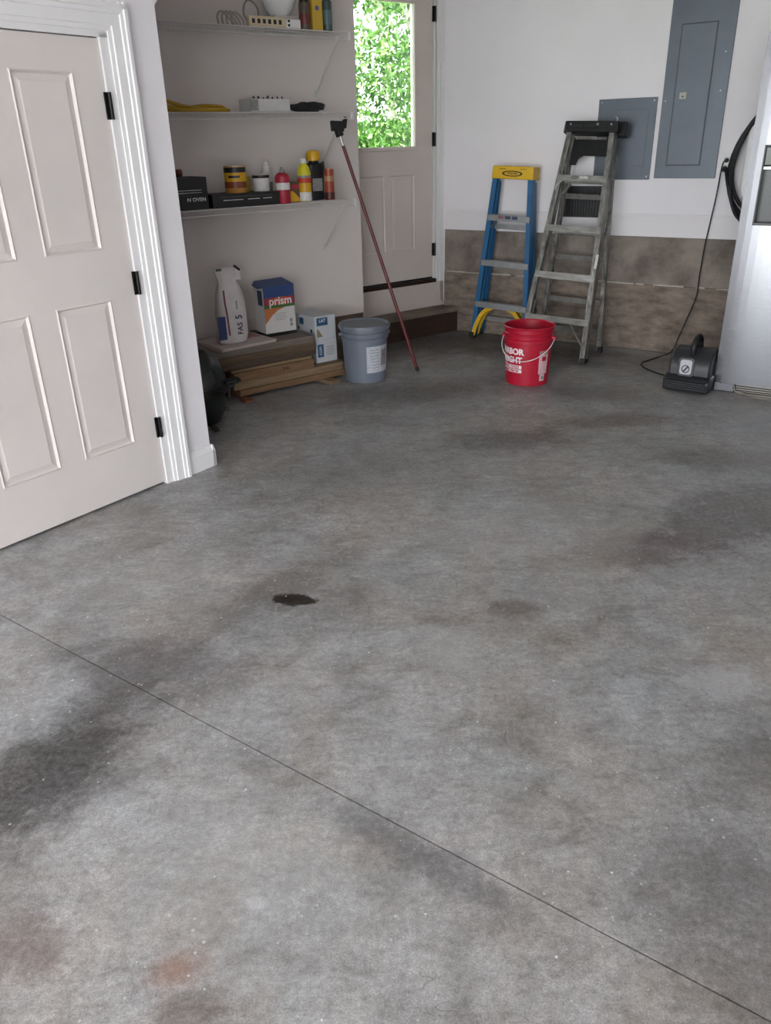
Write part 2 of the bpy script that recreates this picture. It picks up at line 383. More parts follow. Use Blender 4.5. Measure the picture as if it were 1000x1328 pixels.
cas.prism([(y, zt+(x-c0)) for x, y in casing_profile(c0)], DX0-.14, c0+.098, 'x')
struct(cas.build('trim_1', trim_paint), 'L', 'white moulded casing around the four-panel door')
bb = MB().prism([(LY, 0), (LY-.018, 0), (LY-.018, .088), (LY-.012, .100), (LY-.006, .116), (LY, .118)], c0+.098, 2.589+.016, 'x')
bb.prism([(2.589, 0), (2.607, 0), (2.607, .088), (2.601, .100), (2.595, .116), (2.589, .118)], LY-.018, LY+1.2, 'y')
struct(bb.build('baseboard_left', trim_paint), 'L', 'white moulded baseboard between door casing and alcove corner')

# ---- alcove wall with a concrete curb below
stem_mat = mat('dark stained curb', '6a5a4c', .9, var=.35, scale=7, bump=.3, bscale=40)
struct(MB().box(.9, 3.617, SY, SY+.12, .33, CEIL).box(3.497, 3.617, SY+.12, DY, .33, CEIL).build('wall_alcove', alcove_paint), 'S', 'beige painted alcove wall behind the wire shelves')
struct(MB().box(.9, 3.612, SY+.006, SY+.30, 0, .33).build('trim_2', stem_mat), 'S', 'brown concrete curb under the alcove wall')

# ---- rear door wall
RX0, RX1, RZ0, RZ1 = 3.635, 4.585, .462, 2.63
w = MB().box(3.40, RX0-.015, DY, DY+.12, .25, CEIL).box(RX1+.015, 4.80, DY, DY+.12, 0, CEIL).box(RX0-.015, RX1+.015, DY, DY+.12, RZ1+.015, CEIL).box(RX0-.015, RX1+.015, DY, DY+.12, 0, .42)
struct(w.build('wall_entry', wall_paint), 'S', 'white wall around the rear door')
struct(MB().box(3.617, 4.70, DY-.016, DY, .216, .425).build('trim_3', rear_door_paint, bevel=.003), 'S', 'white kick board below the rear door threshold')
d2 = D.objects.new('door_2', None); COL.objects.link(d2)
struct(d2, 'S', 'cream half-glazed rear door with two lower panels')
GX0, GX1, GZ0, GZ1 = 3.83, 4.392, 1.515, 2.50
yd = DY+.012
PR = [(4.135, 4.392, .705, 1.310), (3.83, 4.085, .705, 1.310)]
slab_with_holes(RX0, RX1, RZ0+.006, RZ1, yd, yd+.042, PR+[(GX0, GX1, GZ0, GZ1)]).build('door_slab', rear_door_paint, d2)
for p in PR: panel_mesh(*p, yd, [(0, 0), (.006, -.002), (.016, .006), (.036, .002), (.040, .001)]).build('door_panel', rear_door_paint, d2)
fw = .030
wf = MB().box(GX0-fw, GX1+fw, yd-.012, yd+.002, GZ0-fw, GZ0).box(GX0-fw, GX1+fw, yd-.012, yd+.002, GZ1, GZ1+fw).box(GX0-fw, GX0, yd-.012, yd+.002, GZ0, GZ1).box(GX1, GX1+fw, yd-.012, yd+.002, GZ0, GZ1)
wf.build('window_frame', rear_door_paint, d2, bevel=.004)
box('window_pane', glass, d2, GX0-.003, GX1+.003, yd+.018, yd+.023, GZ0-.003, GZ1+.003)
for z in (2.39, 1.510, .645):
    MB().bar((RX1+.007, DY-.004, z), (RX1+.007, DY-.004, z+.105), .010, 10).box(RX1-.010, RX1+.02, DY+.002, DY+.010, z, z+.105).build('hinge', hinge_black, d2, smooth=True)
box('door_jamb', trim_paint, d2, RX1+.004, RX1+.03, DY, DY+.10, .425, RZ1)
box('threshold', mat('bronze threshold', '3b2f28', .45, .4, var=.2), d2, RX0, RX1+.01, DY-.03, DY+.10, .424, .456, bevel=.004)
box('weather_strip', dark, d2, RX0, RX1, DY+.016, DY+.05, .455, .469)
cs = MB()
for a, b, t in ((0, .034, .012), (.034, .078, .016), (.078, .098, .022)): cs.box(RX1+.026+a, RX1+.026+b, DY-t, DY, .25, RZ1+.11)
cs.box(3.6, RX1+.126, DY-.016, DY, RZ1+.016, RZ1+.11)
struct(cs.build('trim_4', trim_paint, bevel=.002), 'S', 'white casing along the hinge side of the rear door')
# ---- concrete step under the rear door
st = thing('door_step', 'low brown step below the rear door, dark stained riser', 'step', 'S', 3.60, 5.33, 0)
stepm = mat('worn step top', '7b6d60', .85, var=.3, scale=6, bump=.2)
riserm = mat('stained riser board', '3e2a20', .75, var=.35, scale=5, stretch=(1, 1, 6))
box('tread', stepm, st, .014, 1.19, 0, .168, .172, .212, bevel=.004)
box('riser', riserm, st, .014, 1.175, .012, .05, 0, .172)

# ---- back wall: white upper part over two concrete courses
struct(MB().box(-3.46, 3.62, BY, BY+.12, .858, CEIL).build('wall_back', wall_paint), 'B', 'white painted wall with the electrical panels')
conc = mat('stem wall concrete', '91877d', .9, scale=5, bump=.45, bscale=28, col2='6a6058')
conc2 = mat('stem wall concrete lower', '908376', .9, bump=.6, bscale=22, scale=6, col2='62564c', stretch=(1, 1, 2.5))
sw = struct(MB().box(-3.46, 3.62, BY+.03, BY+.20, 0, .85).build('trim_5', conc), 'B', 'bare concrete stem wall below the white wall')
MB().box(-3.43, 3.6, BY+.004, BY+.035, .507, .856).build('concrete_course', conc, sw, bevel=.004)
MB().box(-3.43, 3.6, BY-.006, BY+.035, .0, .507).build('concrete_course', conc2, sw, bevel=.006)
rj = random.Random(5); mj = MB(); x_ = -3.4
while x_ < 1.0:                                    # pale strip painting the light caught on the lower course's top edge
    l_ = rj.uniform(.05, .25); mj.box(x_, x_+l_, BY-.0125, BY+.01, .503+rj.uniform(0, .003), .511+rj.uniform(0, .006)); x_ += l_+(rj.uniform(.0, .1) if rj.random() < .4 else 0)
mj.build('edge_light_line', mat('painted edge light', 'b9b0a6', .9, var=.2, scale=20), sw, bevel=.002)
bb = MB().prism([(BY, .859), (BY-.014, .859), (BY-.014, .965), (BY-.010, .985), (BY-.010, 1.000), (BY-.005, 1.016), (BY, 1.018)], -3.42, 3.6, 'x')
struct(bb.build('baseboard_back', mat('baseboard paint', 'e3dfe0', .6)), 'B', 'white baseboard along the top of the concrete stem wall')

# ---- unseen sides of the garage: right wall and the front wall around the open garage door
struct(MB().box(3.5, 3.62, -2.68, 6.46, 0, CEIL).build('wall_right', wall_paint), 'B', 'white painted right garage wall')
fw_ = MB().box(-3.6, -3.4, -2.68, -2.56, 0, CEIL).box(2.0, 3.62, -2.68, -2.56, 0, CEIL).box(-3.4, 2.0, -2.68, -2.56, 2.5, CEIL)
struct(fw_.build('wall_front', wall_paint), 'B', 'white front wall around the open garage door')
# ---- outdoors
gmat = mat('driveway and yard', 'a2a2a3', .9, var=.15, scale=2)
struct(MB().box(-40, 40, -40, 40, -.4, -.2).build('ground', mat('lawn', '5f7f3a', .95, var=.3, scale=6)), 'W', 'green yard around the garage')
struct(MB().box(-14, 14, -22, -2.70, -.3, -.02).build('driveway', gmat), 'B', 'pale concrete driveway outside the garage opening')

# ================================================================== OUTSIDE THE REAR DOOR
def leaf_mat(name, stops, tr=.5):
    mt = D.materials.new(name); mt.use_nodes = True; N = mt.node_tree.nodes; Lk = mt.node_tree.links
    P = N['Principled BSDF']; P.inputs['Roughness'].default_value = .6
    g = N.new('ShaderNodeNewGeometry'); cr = N.new('ShaderNodeValToRGB'); Lk.new(g.outputs['Random Per Island'], cr.inputs[0])
    while len(cr.color_ramp.elements) < len(stops): cr.color_ramp.elements.new(.5)
    for e, (p, c) in zip(cr.color_ramp.elements, stops): e.position = p; e.color = lin(c)
    Lk.new(cr.outputs[0], P.inputs['Base Color'])
    t = N.new('ShaderNodeBsdfTranslucent'); Lk.new(cr.outputs[0], t.inputs[0]); mx = N.new('ShaderNodeMixShader'); mx.inputs[0].default_value = tr
    Lk.new(P.outputs[0], mx.inputs[1]); Lk.new(t.outputs[0], mx.inputs[2]); Lk.new(mx.outputs[0], N['Material Output'].inputs[0])
    return mt
leaves_a = leaf_mat('maple leaves', [(0, '2a4a1c'), (.45, '456d2c'), (.8, '628a40'), (1, '93b068')])
leaves_b = leaf_mat('shrub leaves', [(0, '1c3820'), (.45, '315636'), (.8, '4c7648'), (1, '79a072')])
bark = mat('pale bark', 'b5ada3', .9, var=.25, scale=14, bump=.4, bscale=30)
def tree(lab, x, y, h, clumps, n, size, lm, trunk):
    t = thing('garden_tree', lab, 'tree', 'W', x, y, -.2)
    tb = MB()
    for pts, r in trunk: tb.tube(pts, r, 8)
    tb.build('trunk', bark, t, smooth=True)
    b = MB()
    for i in range(n):
        cx, cy, cz, rx, ry, rz = random.choice(clumps)
        while True:
            p = [random.uniform(-1, 1) for _ in range(3)]
            if sum(q*q for q in p) <= 1: break
        c = Vector((cx+p[0]*rx, cy+p[1]*ry, cz+p[2]*rz))
        a = Vector([random.gauss(0, 1) for _ in range(3)]).normalized(); e = a.cross(Vector([random.gauss(0, 1) for _ in range(3)])).normalized()
        s_ = size*random.uniform(.6, 1.3); nn = a.cross(e)*s_*.15
        b._add([c-a*s_, c+e*s_*.45+nn, c+a*s_, c-e*s_*.45+nn], [(0, 1, 2, 3)])
    f = b.build('foliage', lm, t); f['kind'] = 'stuff'
    return t
random.seed(11)
tree('leafy green tree with a pale trunk outside the rear door window', .55, 11.4, 5, [(-.6, 0, 2.6, .8, .7, .55), (.3, .2, 3.3, .9, .8, .6), (1.4, .1, 2.7, .8, .8, .6), (-.2, 0, 1.7, .8, .6, .35), (.9, -.1, 1.95, .7, .5, .35), (-1.5, 0, 2.4, .8, .8, .9), (-.3, .2, 4.2, 1.2, .8, .5), (2.2, .3, 3.4, .8, .8, .8)],
     14000, .05, leaves_a, [([(.5, 0, 0), (.42, 0, 1.2), (.25, 0, 2.3), (-.15, .05, 3.3), (-.55, .1, 4.2)], .07), ([(.3, 0, 2.1), (.9, .1, 3.0), (1.4, .1, 3.6)], .04)])
tree('low blue-green shrub below the tree outside the rear door', .1, 10.2, 2, [(-.7, 0, 1.0, .8, .6, .5), (.3, 0, 1.25, .6, .5, .42), (1.3, 0, 1.0, .8, .6, .5), (-1.7, .1, 1.0, .7, .5, .6), (.1, .3, .7, 1.4, .5, .5)],
     9000, .045, leaves_b, [([(0, .1, 0), (.1, .1, .9)], .03), ([(.1, .1, .4), (.6, .1, 1.1)], .02)])
tree('distant light green tree behind the garden tree', -.6, 15.5, 5, [(-1.4, 0, 3.0, 1.3, .8, 1.0), (.5, 0, 4.4, 1.2, .8, .7), (2.0, 0, 2.6, 1.2, .8, .9), (.2, .3, 1.6, 1.6, .8, .7), (3.2, 0, 4.0, 1.2, .8, 1.0)],
     15000, .07, leaves_a, [([(.8, 0, 0), (.9, 0, 2.0), (.7, 0, 4.2)], .10)])

# ================================================================== FIXTURES ON THE BACK WALL
grey_panel = mat('grey enamel', '5d646d', .42, .3, var=.10, scale=4)
grey_dark = mat('grey enamel seam', '42484e', .5, .3)
def screw(parent, x, z, y, r=.005): return MB().bar((x, y, z), (x, y-.004, z), r, 8).build('screw', steel, parent)
p1 = thing('junction_panel', 'small square grey electrical cover left of the tall panel', 'panel', 'B', -1.934, BY, 1.255)
box('cover', grey_panel, p1, -.212, .212, -.010, -.0005, 0, .541, bevel=.002)
MB().box(-.075, .16, -.0125, -.010, .09, .465).build('door_leaf', grey_panel, p1, bevel=.002)
for x in (-.19, .19):
    for z in (.022, .52): screw(p1, x, z, -.010)
box('label_plate', mat('plate', '5b646b', .4), p1, .05, .075, -.0135, -.012, .255, .285)
p2 = thing('breaker_panel', 'tall grey breaker panel with a recessed door and small latch', 'panel', 'B', -1.476, BY, 1.265)
box('cover', grey_panel, p2, -.214, .214, -.012, -.0005, 0, 1.42, bevel=.003)
dl = MB().box(-.131, .096, -.017, -.010, .088, .957).build('door_leaf', grey_panel, p2, bevel=.003)
g = MB()
for a in ((-.137, -.131, .082, .963), (.096, .102, .082, .963), (-.137, .102, .957, .963), (-.137, .102, .082, .088)): g.box(a[0], a[1], -.0135, -.011, a[2], a[3])
g.build('door_seam', grey_dark, p2)
lt = box('latch', mat('latch plate', '8b8a80', .4, .5), dl, -.098, -.050, -.021, -.016, .508, .552, bevel=.002)
MB().bar((-.074, -.021, .524), (-.074, -.0225, .524), .006, 8).build('keyhole', dark, p2)
for x, z in ((.17, .78), (.17, .55), (-.18, 1.12), (-.19, .5), (-.1, 1.3)): screw(p2, x, z, -.012, .004)
vent = thing('wall_vent', 'black slotted vent grille on the white wall behind the aluminium ladder', 'vent', 'B', -2.19, BY-.012, .985)
box('vent_frame', black_plastic, vent, -.17, .17, -.012, 0, 0, .225, bevel=.003)
for i in range(14): box('slat', black_plastic, vent, -.152+i*.0225, -.140+i*.0225, -.022, -.011, .018, .207)
# ---- outlet
ol = thing('wall_outlet', 'white wall outlet with two black plugs under the cable loops', 'outlet', 'B', -1.20, BY, 1.298)
box('cover_plate', white_plastic, ol, -.040, .040, -.007, -.0005, 0, .125, bevel=.003)
for z in (.036, .089): box('socket', mat('socket face', 'd2d1ce', .5), ol, -.018, .018, -.010, -.006, z-.016, z+.016, bevel=.004)
# ---- cord from outlet to blower
blower_cord = mat('black cord', '161616', .5)
def wp(px, py, y): u, z = on('B', y, px, py); return world('B', u, y, z)
def fp(px, py, z=.006): return ground(px, py, z)
def smooth_pts(pts, k=8):
    out = []; n = len(pts)
    for i in range(n-1):
        p0 = pts[max(i-1, 0)]; p1 = pts[i]; p2 = pts[i+1]; p3 = pts[min(i+2, n-1)]
        for j in range(k):
            t = j/k; out.append(.5*((2*p1)+(p2-p0)*t+(2*p0-5*p1+4*p2-p3)*t*t+(3*p1-p0-3*p2+p3)*t**3))
    return out+[pts[-1]]
cp = [wp(942, 208, 6.318), wp(937, 214, 6.300), wp(930, 250, 6.30), wp(922, 285, 6.30), wp(914, 320, 6.300), wp(907, 360, 6.305), wp(903, 385, 6.30), wp(889, 418, 6.28), wp(879, 440, 6.22), wp(874, 452, 6.08)]
cp += [fp(866, 459), fp(845, 466), fp(832, 471), fp(836, 477), fp(850, 483), fp(867, 488)]
cord = thing('power_cable', 'thin black power cord hanging from the outlet to the blower', 'cord')
MB().tube(smooth_pts(cp), .0048, 8).build('cable', blower_cord, cord, smooth=True)
u_, z_ = on('B', 6.32, 942, 208)
MB().bar(world('B', u_, 6.330, z_), world('B', u_, 6.300, z_-.002), .016, 10, .011).build('plug', dark, cord, smooth=True)
# ---- charger with cable loops
ev = thing('car_charger', 'white rounded wall charger half hidden by the fridge', 'charger', 'B', -.88, BY, 1.0)
def rrect(w, h, r, n=6):
    out = []
    for cx, cz, a0 in ((w/2-r, h/2-r, 0), (-w/2+r, h/2-r, 90), (-w/2+r, -h/2+r, 180), (w/2-r, -h/2+r, 270)):
        for i in range(n+1):
            a = R(a0+90*i/n); out.append((cx+r*math.cos(a), cz+r*math.sin(a)))
    return out
MB().prism([(x, z+.37) for x, z in rrect(.38, .54, .11)], -.115, -.002, 'y').build('housing', white_plastic, ev, bevel=.012, smooth=True)
MB().prism([(x, z+.37) for x, z in rrect(.29, .45, .08)], -.128, -.112, 'y').build('front_cover', mat('charger cover', 'd6dae2', .3), ev, bevel=.006, smooth=True)
cl = thing('charging_cable', 'thick black charging cable coiled in loops beside the fridge', 'cable', 'B', -.865, BY, 1.37)
cmat = mat('cable rubber', '17181b', .45)
for k, (ru, rz, cu, cz, y) in enumerate(((.290, .37, -.015, -.02, -.030), (.272, .392, -.012, -.030, -.055), (.262, .36, -.012, .01, -.080), (.268, .40, -.005, -.04, -.105))):
    pts = [(cu+ru*math.cos(2*math.pi*i/36)*(1-.12*math.sin(2*math.pi*i/36)), y, cz+rz*math.sin(2*math.pi*i/36)) for i in range(36)]
    MB().tube(pts, .0125, 8, closed=True).build('cable_loop', cmat, cl, smooth=True)
uu = -1.205+.865
MB().bar((uu, -.01, -.045), (uu, -.04, -.045), .020, 12, .017).build('plug', dark, cl, smooth=True)
MB().tube(smooth_pts([Vector(p) for p in ((uu, -.038, -.045), (uu+.02, -.062, -.06), (uu+.05, -.115, -.13), (uu+.09, -.12, -.24), (uu+.14, -.12, -.34), (uu+.22, -.12, -.40))]), .010, 8).build('lead', cmat, cl, smooth=True)

# ================================================================== FRIDGE
def brushed():
    mt = mat('brushed stainless', '999a9e', .30, 1.0)
    N = mt.node_tree.nodes; Lk = mt.node_tree.links; P = N['Principled BSDF']
    tc = N.new('ShaderNodeTexCoord'); mp = N.new('ShaderNodeMapping'); mp.inputs['Scale'].default_value = (2, 2, 260); Lk.new(tc.outputs['Object'], mp.inputs[0])
    n = N.new('ShaderNodeTexNoise'); n.inputs['Scale'].default_value = 3; Lk.new(mp.outputs[0], n.inputs['Vector'])
    mr = N.new('ShaderNodeMapRange'); Lk.new(n.outputs[0], mr.inputs[0]); mr.inputs[3].default_value = .25; mr.inputs[4].default_value = .285
    Lk.new(mr.outputs[0], P.inputs['Roughness']); return mt
stainless = brushed()
FY = 5.43
fr = thing('refrigerator', 'stainless steel side-by-side refrigerator with a dark water dispenser', 'refrigerator', 'B', -.905, FY, 0)
fgrey = mat('fridge cabinet', '4c4d50', .5)
box('cabinet', fgrey, fr, .004, .906, .075, .76, .05, 2.06, bevel=.006)
def fdoor(x0, x1, hole=None):
    # gently bowed door front
    n = 10; b = MB()
    def front(x): t = (x-x0)/(x1-x0)*2-1; return -.016*(1-t*t)-.0*t
    xs = sorted({x0+(x1-x0)*i/n for i in range(n+1)} | ({hole[0], hole[1]} if hole else set()))
    zs = [.068, 2.055] if not hole else [.068, hole[2], hole[3], 2.055]
    for j in range(len(zs)-1):
        for i in range(len(xs)-1):
            a, c = xs[i], xs[i+1]
            if hole and j == 1 and hole[0]-1e-6 <= a and c <= hole[1]+1e-6: continue
            b.hexa([(a, front(a), zs[j]), (c, front(c), zs[j]), (c, .068, zs[j]), (a, .068, zs[j])], [(a, front(a), zs[j+1]), (c, front(c), zs[j+1]), (c, .068, zs[j+1]), (a, .068, zs[j+1])])
    bm = bmesh.new(); me = D.meshes.new('tmp'); me.from_pydata(b.v, [], b.f); bm.from_mesh(me)
    bmesh.ops.remove_doubles(bm, verts=bm.verts, dist=1e-5)
    seen = {}
    for f in bm.faces: seen.setdefault(tuple(sorted(v.index for v in f.verts)), []).append(f)
    bmesh.ops.delete(bm, geom=[f for k in seen.values() if len(k) > 1 for f in k], context='FACES')
    bm.verts.index_update(); bm.verts.ensure_lookup_table()
    b.v = [tuple(v.co) for v in bm.verts]; b.f = [tuple(v.index for v in f.verts) for f in bm.faces]; bm.free(); D.meshes.remove(me)
    return b
fdl = fdoor(.0, .42, (.078, .345, 1.045, 1.485)).build('freezer_door', stainless, fr, smooth=True)
fdoor(.428, .91).build('fridge_door', stainless, fr, smooth=True)
disp = mat('dispenser black', '1a1b1e', .25)
dm = MB().box(.078, .345, .045, .055, 1.045, 1.485).box(.078, .088, -.02, .05, 1.045, 1.485).box(.335, .345, -.02, .05, 1.045, 1.485).box(.078, .345, -.02, .05, 1.475, 1.485).box(.078, .345, -.02, .05, 1.045, 1.062)
di = dm.build('dispenser', disp, fdl, bevel=.003)
box('control_panel', mat('dispenser display', '2a2b30', .12), fdl, .088, .335, -.018, .03, 1.375, 1.475, bevel=.004)
box('dispenser_trim', stainless, fdl, .088, .335, -.02, .01, 1.352, 1.372, bevel=.003)
box('paddle', mat('paddle grey', '8d9096', .3, .6), fdl, .17, .25, .02, .04, 1.14, 1.30, bevel=.006)
for x in (.385, .462):
    hh = MB().tube([(x, -.012, .75), (x, -.055, .78), (x, -.06, 1.0), (x, -.06, 1.6), (x, -.055, 1.78), (x, -.012, 1.81)], .012, 8)
    hh.build('handle', stainless, fr, smooth=True)
kick = box('kick_plate', mat('kick plate grey', '7b7b80', .35, .8), fr, .0, .13, .012, .09, .004, .062, bevel=.006)
gr = MB().box(.125, .905, .05, .07, .004, .062).build('grille', mat('grille dark', '35332f', .5), fr)
for z in (.012, .026, .040, .054): box('grille_slat', mat('grille slat', '98938c', .35, .7), fr, .135, .90, .03, .052, z-.0035, z+.0035)
MB().tube([(.125, .025, .062), (.128, .012, .03), (.14, .006, .010), (.20, .004, .006), (.9, .004, .006)], .006, 8).build('grille_trim', mat('chrome trim', 'd6d0c8', .2, 1.0), fr, smooth=True)
MB().lathe([(.022, 0), (.022, .008), (.014, .014)], 12).build('door_hinge', stainless, fr, loc=(.05, .03, .058))

# ================================================================== BLOWER
bl = thing('floor_blower', 'black floor blower with a louvred snout beside the fridge', 'blower', 'B', -1.055, 5.30, 0, rot=R(-3))
bp = mat('blower plastic', '26272b', .38, var=.12, scale=20)
# drum body, axis along x
body = [(.035, .012), (.03, .15), (.045, .205), (.08, .243), (.13, .262), (.20, .268), (.27, .255), (.32, .215), (.345, .15), (.345, .07), (.30, .006)]
MB().prism(body, -.132, .132, 'x').build('housing', bp, bl, bevel=.012, smooth=True)
MB().prism([(-.012, .012), (-.018, .085), (.03, .112), (.12, .112), (.12, .012)], -.147, .147, 'x').build('outlet_snout', bp, bl, bevel=.010, smooth=True)
box('outlet_opening', mat('vent void', '060606', .9), bl, -.128, .128, -.0185, -.012, .022, .086)
for z in (.032, .046, .060, .074): box('louvre', mat('louvre plastic', '3a3b40', .35), bl, -.126, .126, -.026, -.012, z-.0028, z+.0028)
MB().tube(smooth_pts([Vector(p) for p in ((-.0, .085, .235), (.0, .075, .285), (.002, .11, .330), (.003, .165, .342), (.0, .22, .315), (0, .24, .255))], 6), .020, 10).build('carry_handle', mat('handle rubber', '18181a', .5), bl, smooth=True)
badge = MB().prism(rrect(.105, .125, .022), -.006, .004, 'z').build('badge_frame', bp, bl, loc=(-.02, .030, .165), rot=(R(84), 0, 0), bevel=.003)
bp2 = MB().prism(rrect(.075, .095, .016), .004, .0075, 'z').build('badge', mat('badge silver', '98989c', .4, .4), badge)
MB().lathe([(.020, .0076), (.026, .0076), (.026, .0086), (.020, .0086)], 20, closed=True).build('logo_ring', dark, badge, loc=(.0, -.012, 0))
MB().prism([(-.016, -.026), (-.006, -.030), (.018, .002), (.008, .006)], .0076, .0087, 'z').build('logo_bar', dark, badge)
for sx in (-1, 1): MB().lathe([(.095, 0), (.088, .008), (.03, .010)], 24).build('intake_grille', dark, bl, loc=(sx*.132, .205, .140), rot=(0, R(90)*sx, 0), smooth=True)

# ================================================================== WIRE SHELVES
wire_white = mat('white coated wire', 'd3d0cd', .45)
def wire_shelf(lab, z, blab):
    u0, u1 = 1.16, 3.365; yb, yf = SY-.008, SY-.305
    t = thing('wire_shelf', lab, 'shelf', 'S', u0, SY, z, group='wire shelves in the alcove')
    L = u1-u0; b = MB()
    for i in range(int(L/.0254)+1):                # thin wires run front to back and turn down at the lip
        x = .004+i*.0254
        b.bar((x, -.008, -.003), (x, -.304, -.003), .0016, 5); b.bar((x, -.304, -.003), (x, -.304, -.040), .0016, 5)
    b.build('cross_wires', wire_white, t)
    for y, zz, r in ((-.010, -.007, .003), (-.11, -.007, .003), (-.21, -.007, .003), (-.304, -.004, .0034), (-.304, -.040, .0036)):
        MB().bar((0, y, zz), (L, y, zz), r, 8).build('rod', wire_white, t, smooth=True)
    xb = 3.278-u0
    br = MB().tube([(xb, -.304, -.040), (xb, -.285, -.055), (xb, -.02, -.325), (xb, -.006, -.335)], .0065, 6).box(xb-.010, xb+.010, -.006, -.001, -.36, -.315).box(xb-.008, xb+.008, -.316, -.292, -.048, -.030)
    br.build('bracket', wire_white, t, smooth=True)
    for x in (.25, 1.1, 1.95): MB().box(x-.006, x+.006, -.010, -.001, -.014, .006).build('wall_clip', white_plastic, t)
    MB().box(L-.012, L+.006, -.31, -.295, -.046, .0).build('end_cap', white_plastic, t)
    return t
Z1, Z2, Z3 = 1.195, 1.742, 2.203
wire_shelf('lowest white wire shelf holding the black box and bottles', Z1, '')
wire_shelf('middle white wire shelf holding the yellow cord', Z2, '')
wire_shelf('topmost white wire shelf holding the power strip', Z3, '')

# ---- generic shelf goods
def can(name, lab, cat, u, y, z, r, h, bands, cap=None, dome=0.0, group=None, rot=0):
    """round container: bands = [(z0, z1, material)], first is the bare body"""
    t = thing(name, lab, cat, 'S', u, y, z, rot=rot, group=group)
    body = [(r*.96, 0), (r, .004), (r, h-.006), (r*.97, h)]
    if dome: body = [(r*.94, 0), (r, .006), (r, h-dome), (r*.82, h-dome*.45), (r*.5, h-dome*.1), (r*.42, h)]
    MB().lathe(body, 24).build('body', bands[0][2], t, smooth=True)
    for z0, z1, m_ in bands[1:]: MB().lathe([(r*.99, z0), (r+.0012, z0), (r+.0012, z1), (r*.99, z1)], 24, closed=True).build('label_band', m_, t, smooth=True)
    if cap:
        kind, cr, ch, cm = cap
        if kind == 'lid': MB().lathe([(cr, h-.006), (cr+.002, h-.004), (cr+.002, h+ch), (cr-.004, h+ch+.002), (cr-.008, h+ch-.003)], 24).build('lid', cm, t, smooth=True)
        if kind == 'cap': MB().lathe([(cr, h-.003), (cr, h+ch*.8), (cr*.8, h+ch)], 20).build('cap', cm, t, smooth=True)
        if kind == 'spray': MB().lathe([(cr, h-.003), (cr, h+ch*.55), (cr*.7, h+ch*.6), (cr*.45, h+ch), (cr*.4, h+ch)], 16).build('nozzle', cm, t, smooth=True)
    return t
yel = mat('can yellow', 'd8a51c', .4, var=.08); ltyel = mat('bottle yellow', 'd9cf2a', .4, var=.05); brown = mat('can brown', '7a3a1c', .4); tan = mat('can tan', 'c08a44', .4)
blk = mat('print black', '17181b', .4); wht = mat('print white', 'e2dfdc', .5, var=.12, scale=40); red = mat('can red', 'b0263c', .4, var=.1, scale=30); orange = mat('can rust red', 'a44a2e', .4, var=.25, scale=30)
grey_l = mat('label grey', '8f8f8c', .5, var=.3, scale=60)
# lowest shelf
bx1 = thing('oven_box', 'upright black carton with OVEN lettering on the lowest shelf', 'box', 'S', 2.06, 4.925, Z1)
kbox = mat('black carton', '1b1c1d', .55, var=.15, scale=8)
box('carton', kbox, bx1, -.17, .205, 0, .23, 0, .187, bevel=.003)
text('N OVEN', .030, wht, bx1, (.125, -.001, .058), bold=.0004, sx=1.12)
for z in (.098, .112): box('print_line', wht, bx1, -.10, .165, -.0012, 0, z, z+.0025)
rb = thing('brown_bottle', 'small red-brown bottle lying on the black oven carton', 'bottle', 'S', 2.03, 5.0, Z1+.187+.025)
MB().lathe([(.012, -.08), (.024, -.075), (.025, .06), (.020, .075), (.013, .082)], 18).build('body', mat('brown glass', '5d2a1c', .25), rb, rot=(0, R(90), 0), smooth=True)
MB().lathe([(.0225, .080), (.0225, .104), (.021, .106)], 16).build('cap', mat('cap red brown', '6e3122', .4), rb, rot=(0, R(90), 0), smooth=True)
bx2 = thing('flat_box', 'flat black carton with fine white lines on the lowest shelf', 'box', 'S', 2.30, 4.912, Z1)
box('carton', kbox, bx2, -.015, .465, 0, .24, 0, .080, bevel=.003)
for a, b in ((.06, .20), (.235, .32), (.345, .41)): box('print_line', wht, bx2, a, b, -.0012, 0, .042, .046)
box('print_line', mat('print dim', '6f7473', .5), bx2, .04, .41, -.0012, 0, .062, .0635)
zb2 = Z1+.080
t = can('stain_can', 'yellow and brown stain can standing on the flat black carton', 'can', 2.512, 5.02, zb2, .070, .158, [(0, 0, tan), (.030, .068, brown), (.068, .122, yel), (.122, .152, blk)], ('lid', .066, .004, mat('tin lid', 'b7b3a8', .35, .7)), rot=R(-33))
wrap_patch('label_print', blk, t, lambda z: .0712, 0, .075, .090, .104)
can('small_tin', 'small olive yellow tin behind the white paint tub', 'can', 2.618, 5.105, zb2, .038, .092, [(0, 0, mat('olive tin', 'a3922c', .45))])
can('paint_tub', 'short white paint tub with a dark rim on the lowest shelf', 'tub', 2.705, 5.035, zb2, .056, .098, [(0, 0, wht), (.080, .098, blk)], ('lid', .052, .003, mat('tub lid', 'd5d3cf', .4)))
can('spray_bottle', 'white spray can with a pale nozzle behind the paint tub', 'spray can', 2.812, 5.145, Z1, .036, .200, [(0, 0, wht), (.05, .13, grey_l)], ('spray', .024, .055, white_plastic), dome=.03)
t = can('red_spray_can', 'red spray can with a white label band beside the flat carton', 'spray can', 2.822, 4.955, Z1, .048, .190, [(0, 0, red), (.085, .128, wht), (.128, .165, red)], ('spray', .020, .034, grey_l), dome=.022)
t = thing('tape_box', 'small dark carton with a yellow corner between spray can and yellow bottle', 'box', 'S', 2.922, 4.975, Z1)
box('carton', mat('tape carton', '5a4630', .5, var=.2), t, -.040, .040, 0, .05, 0, .130, bevel=.002)
MB().prism([(-.039, .003), (.039, .003), (.039, .020), (-.010, .070), (-.039, .070)], -.0014, 0, 'y').build('yellow_print', yel, t)
box('red_print', red, t, -.035, .036, -.0013, 0, .085, .110)
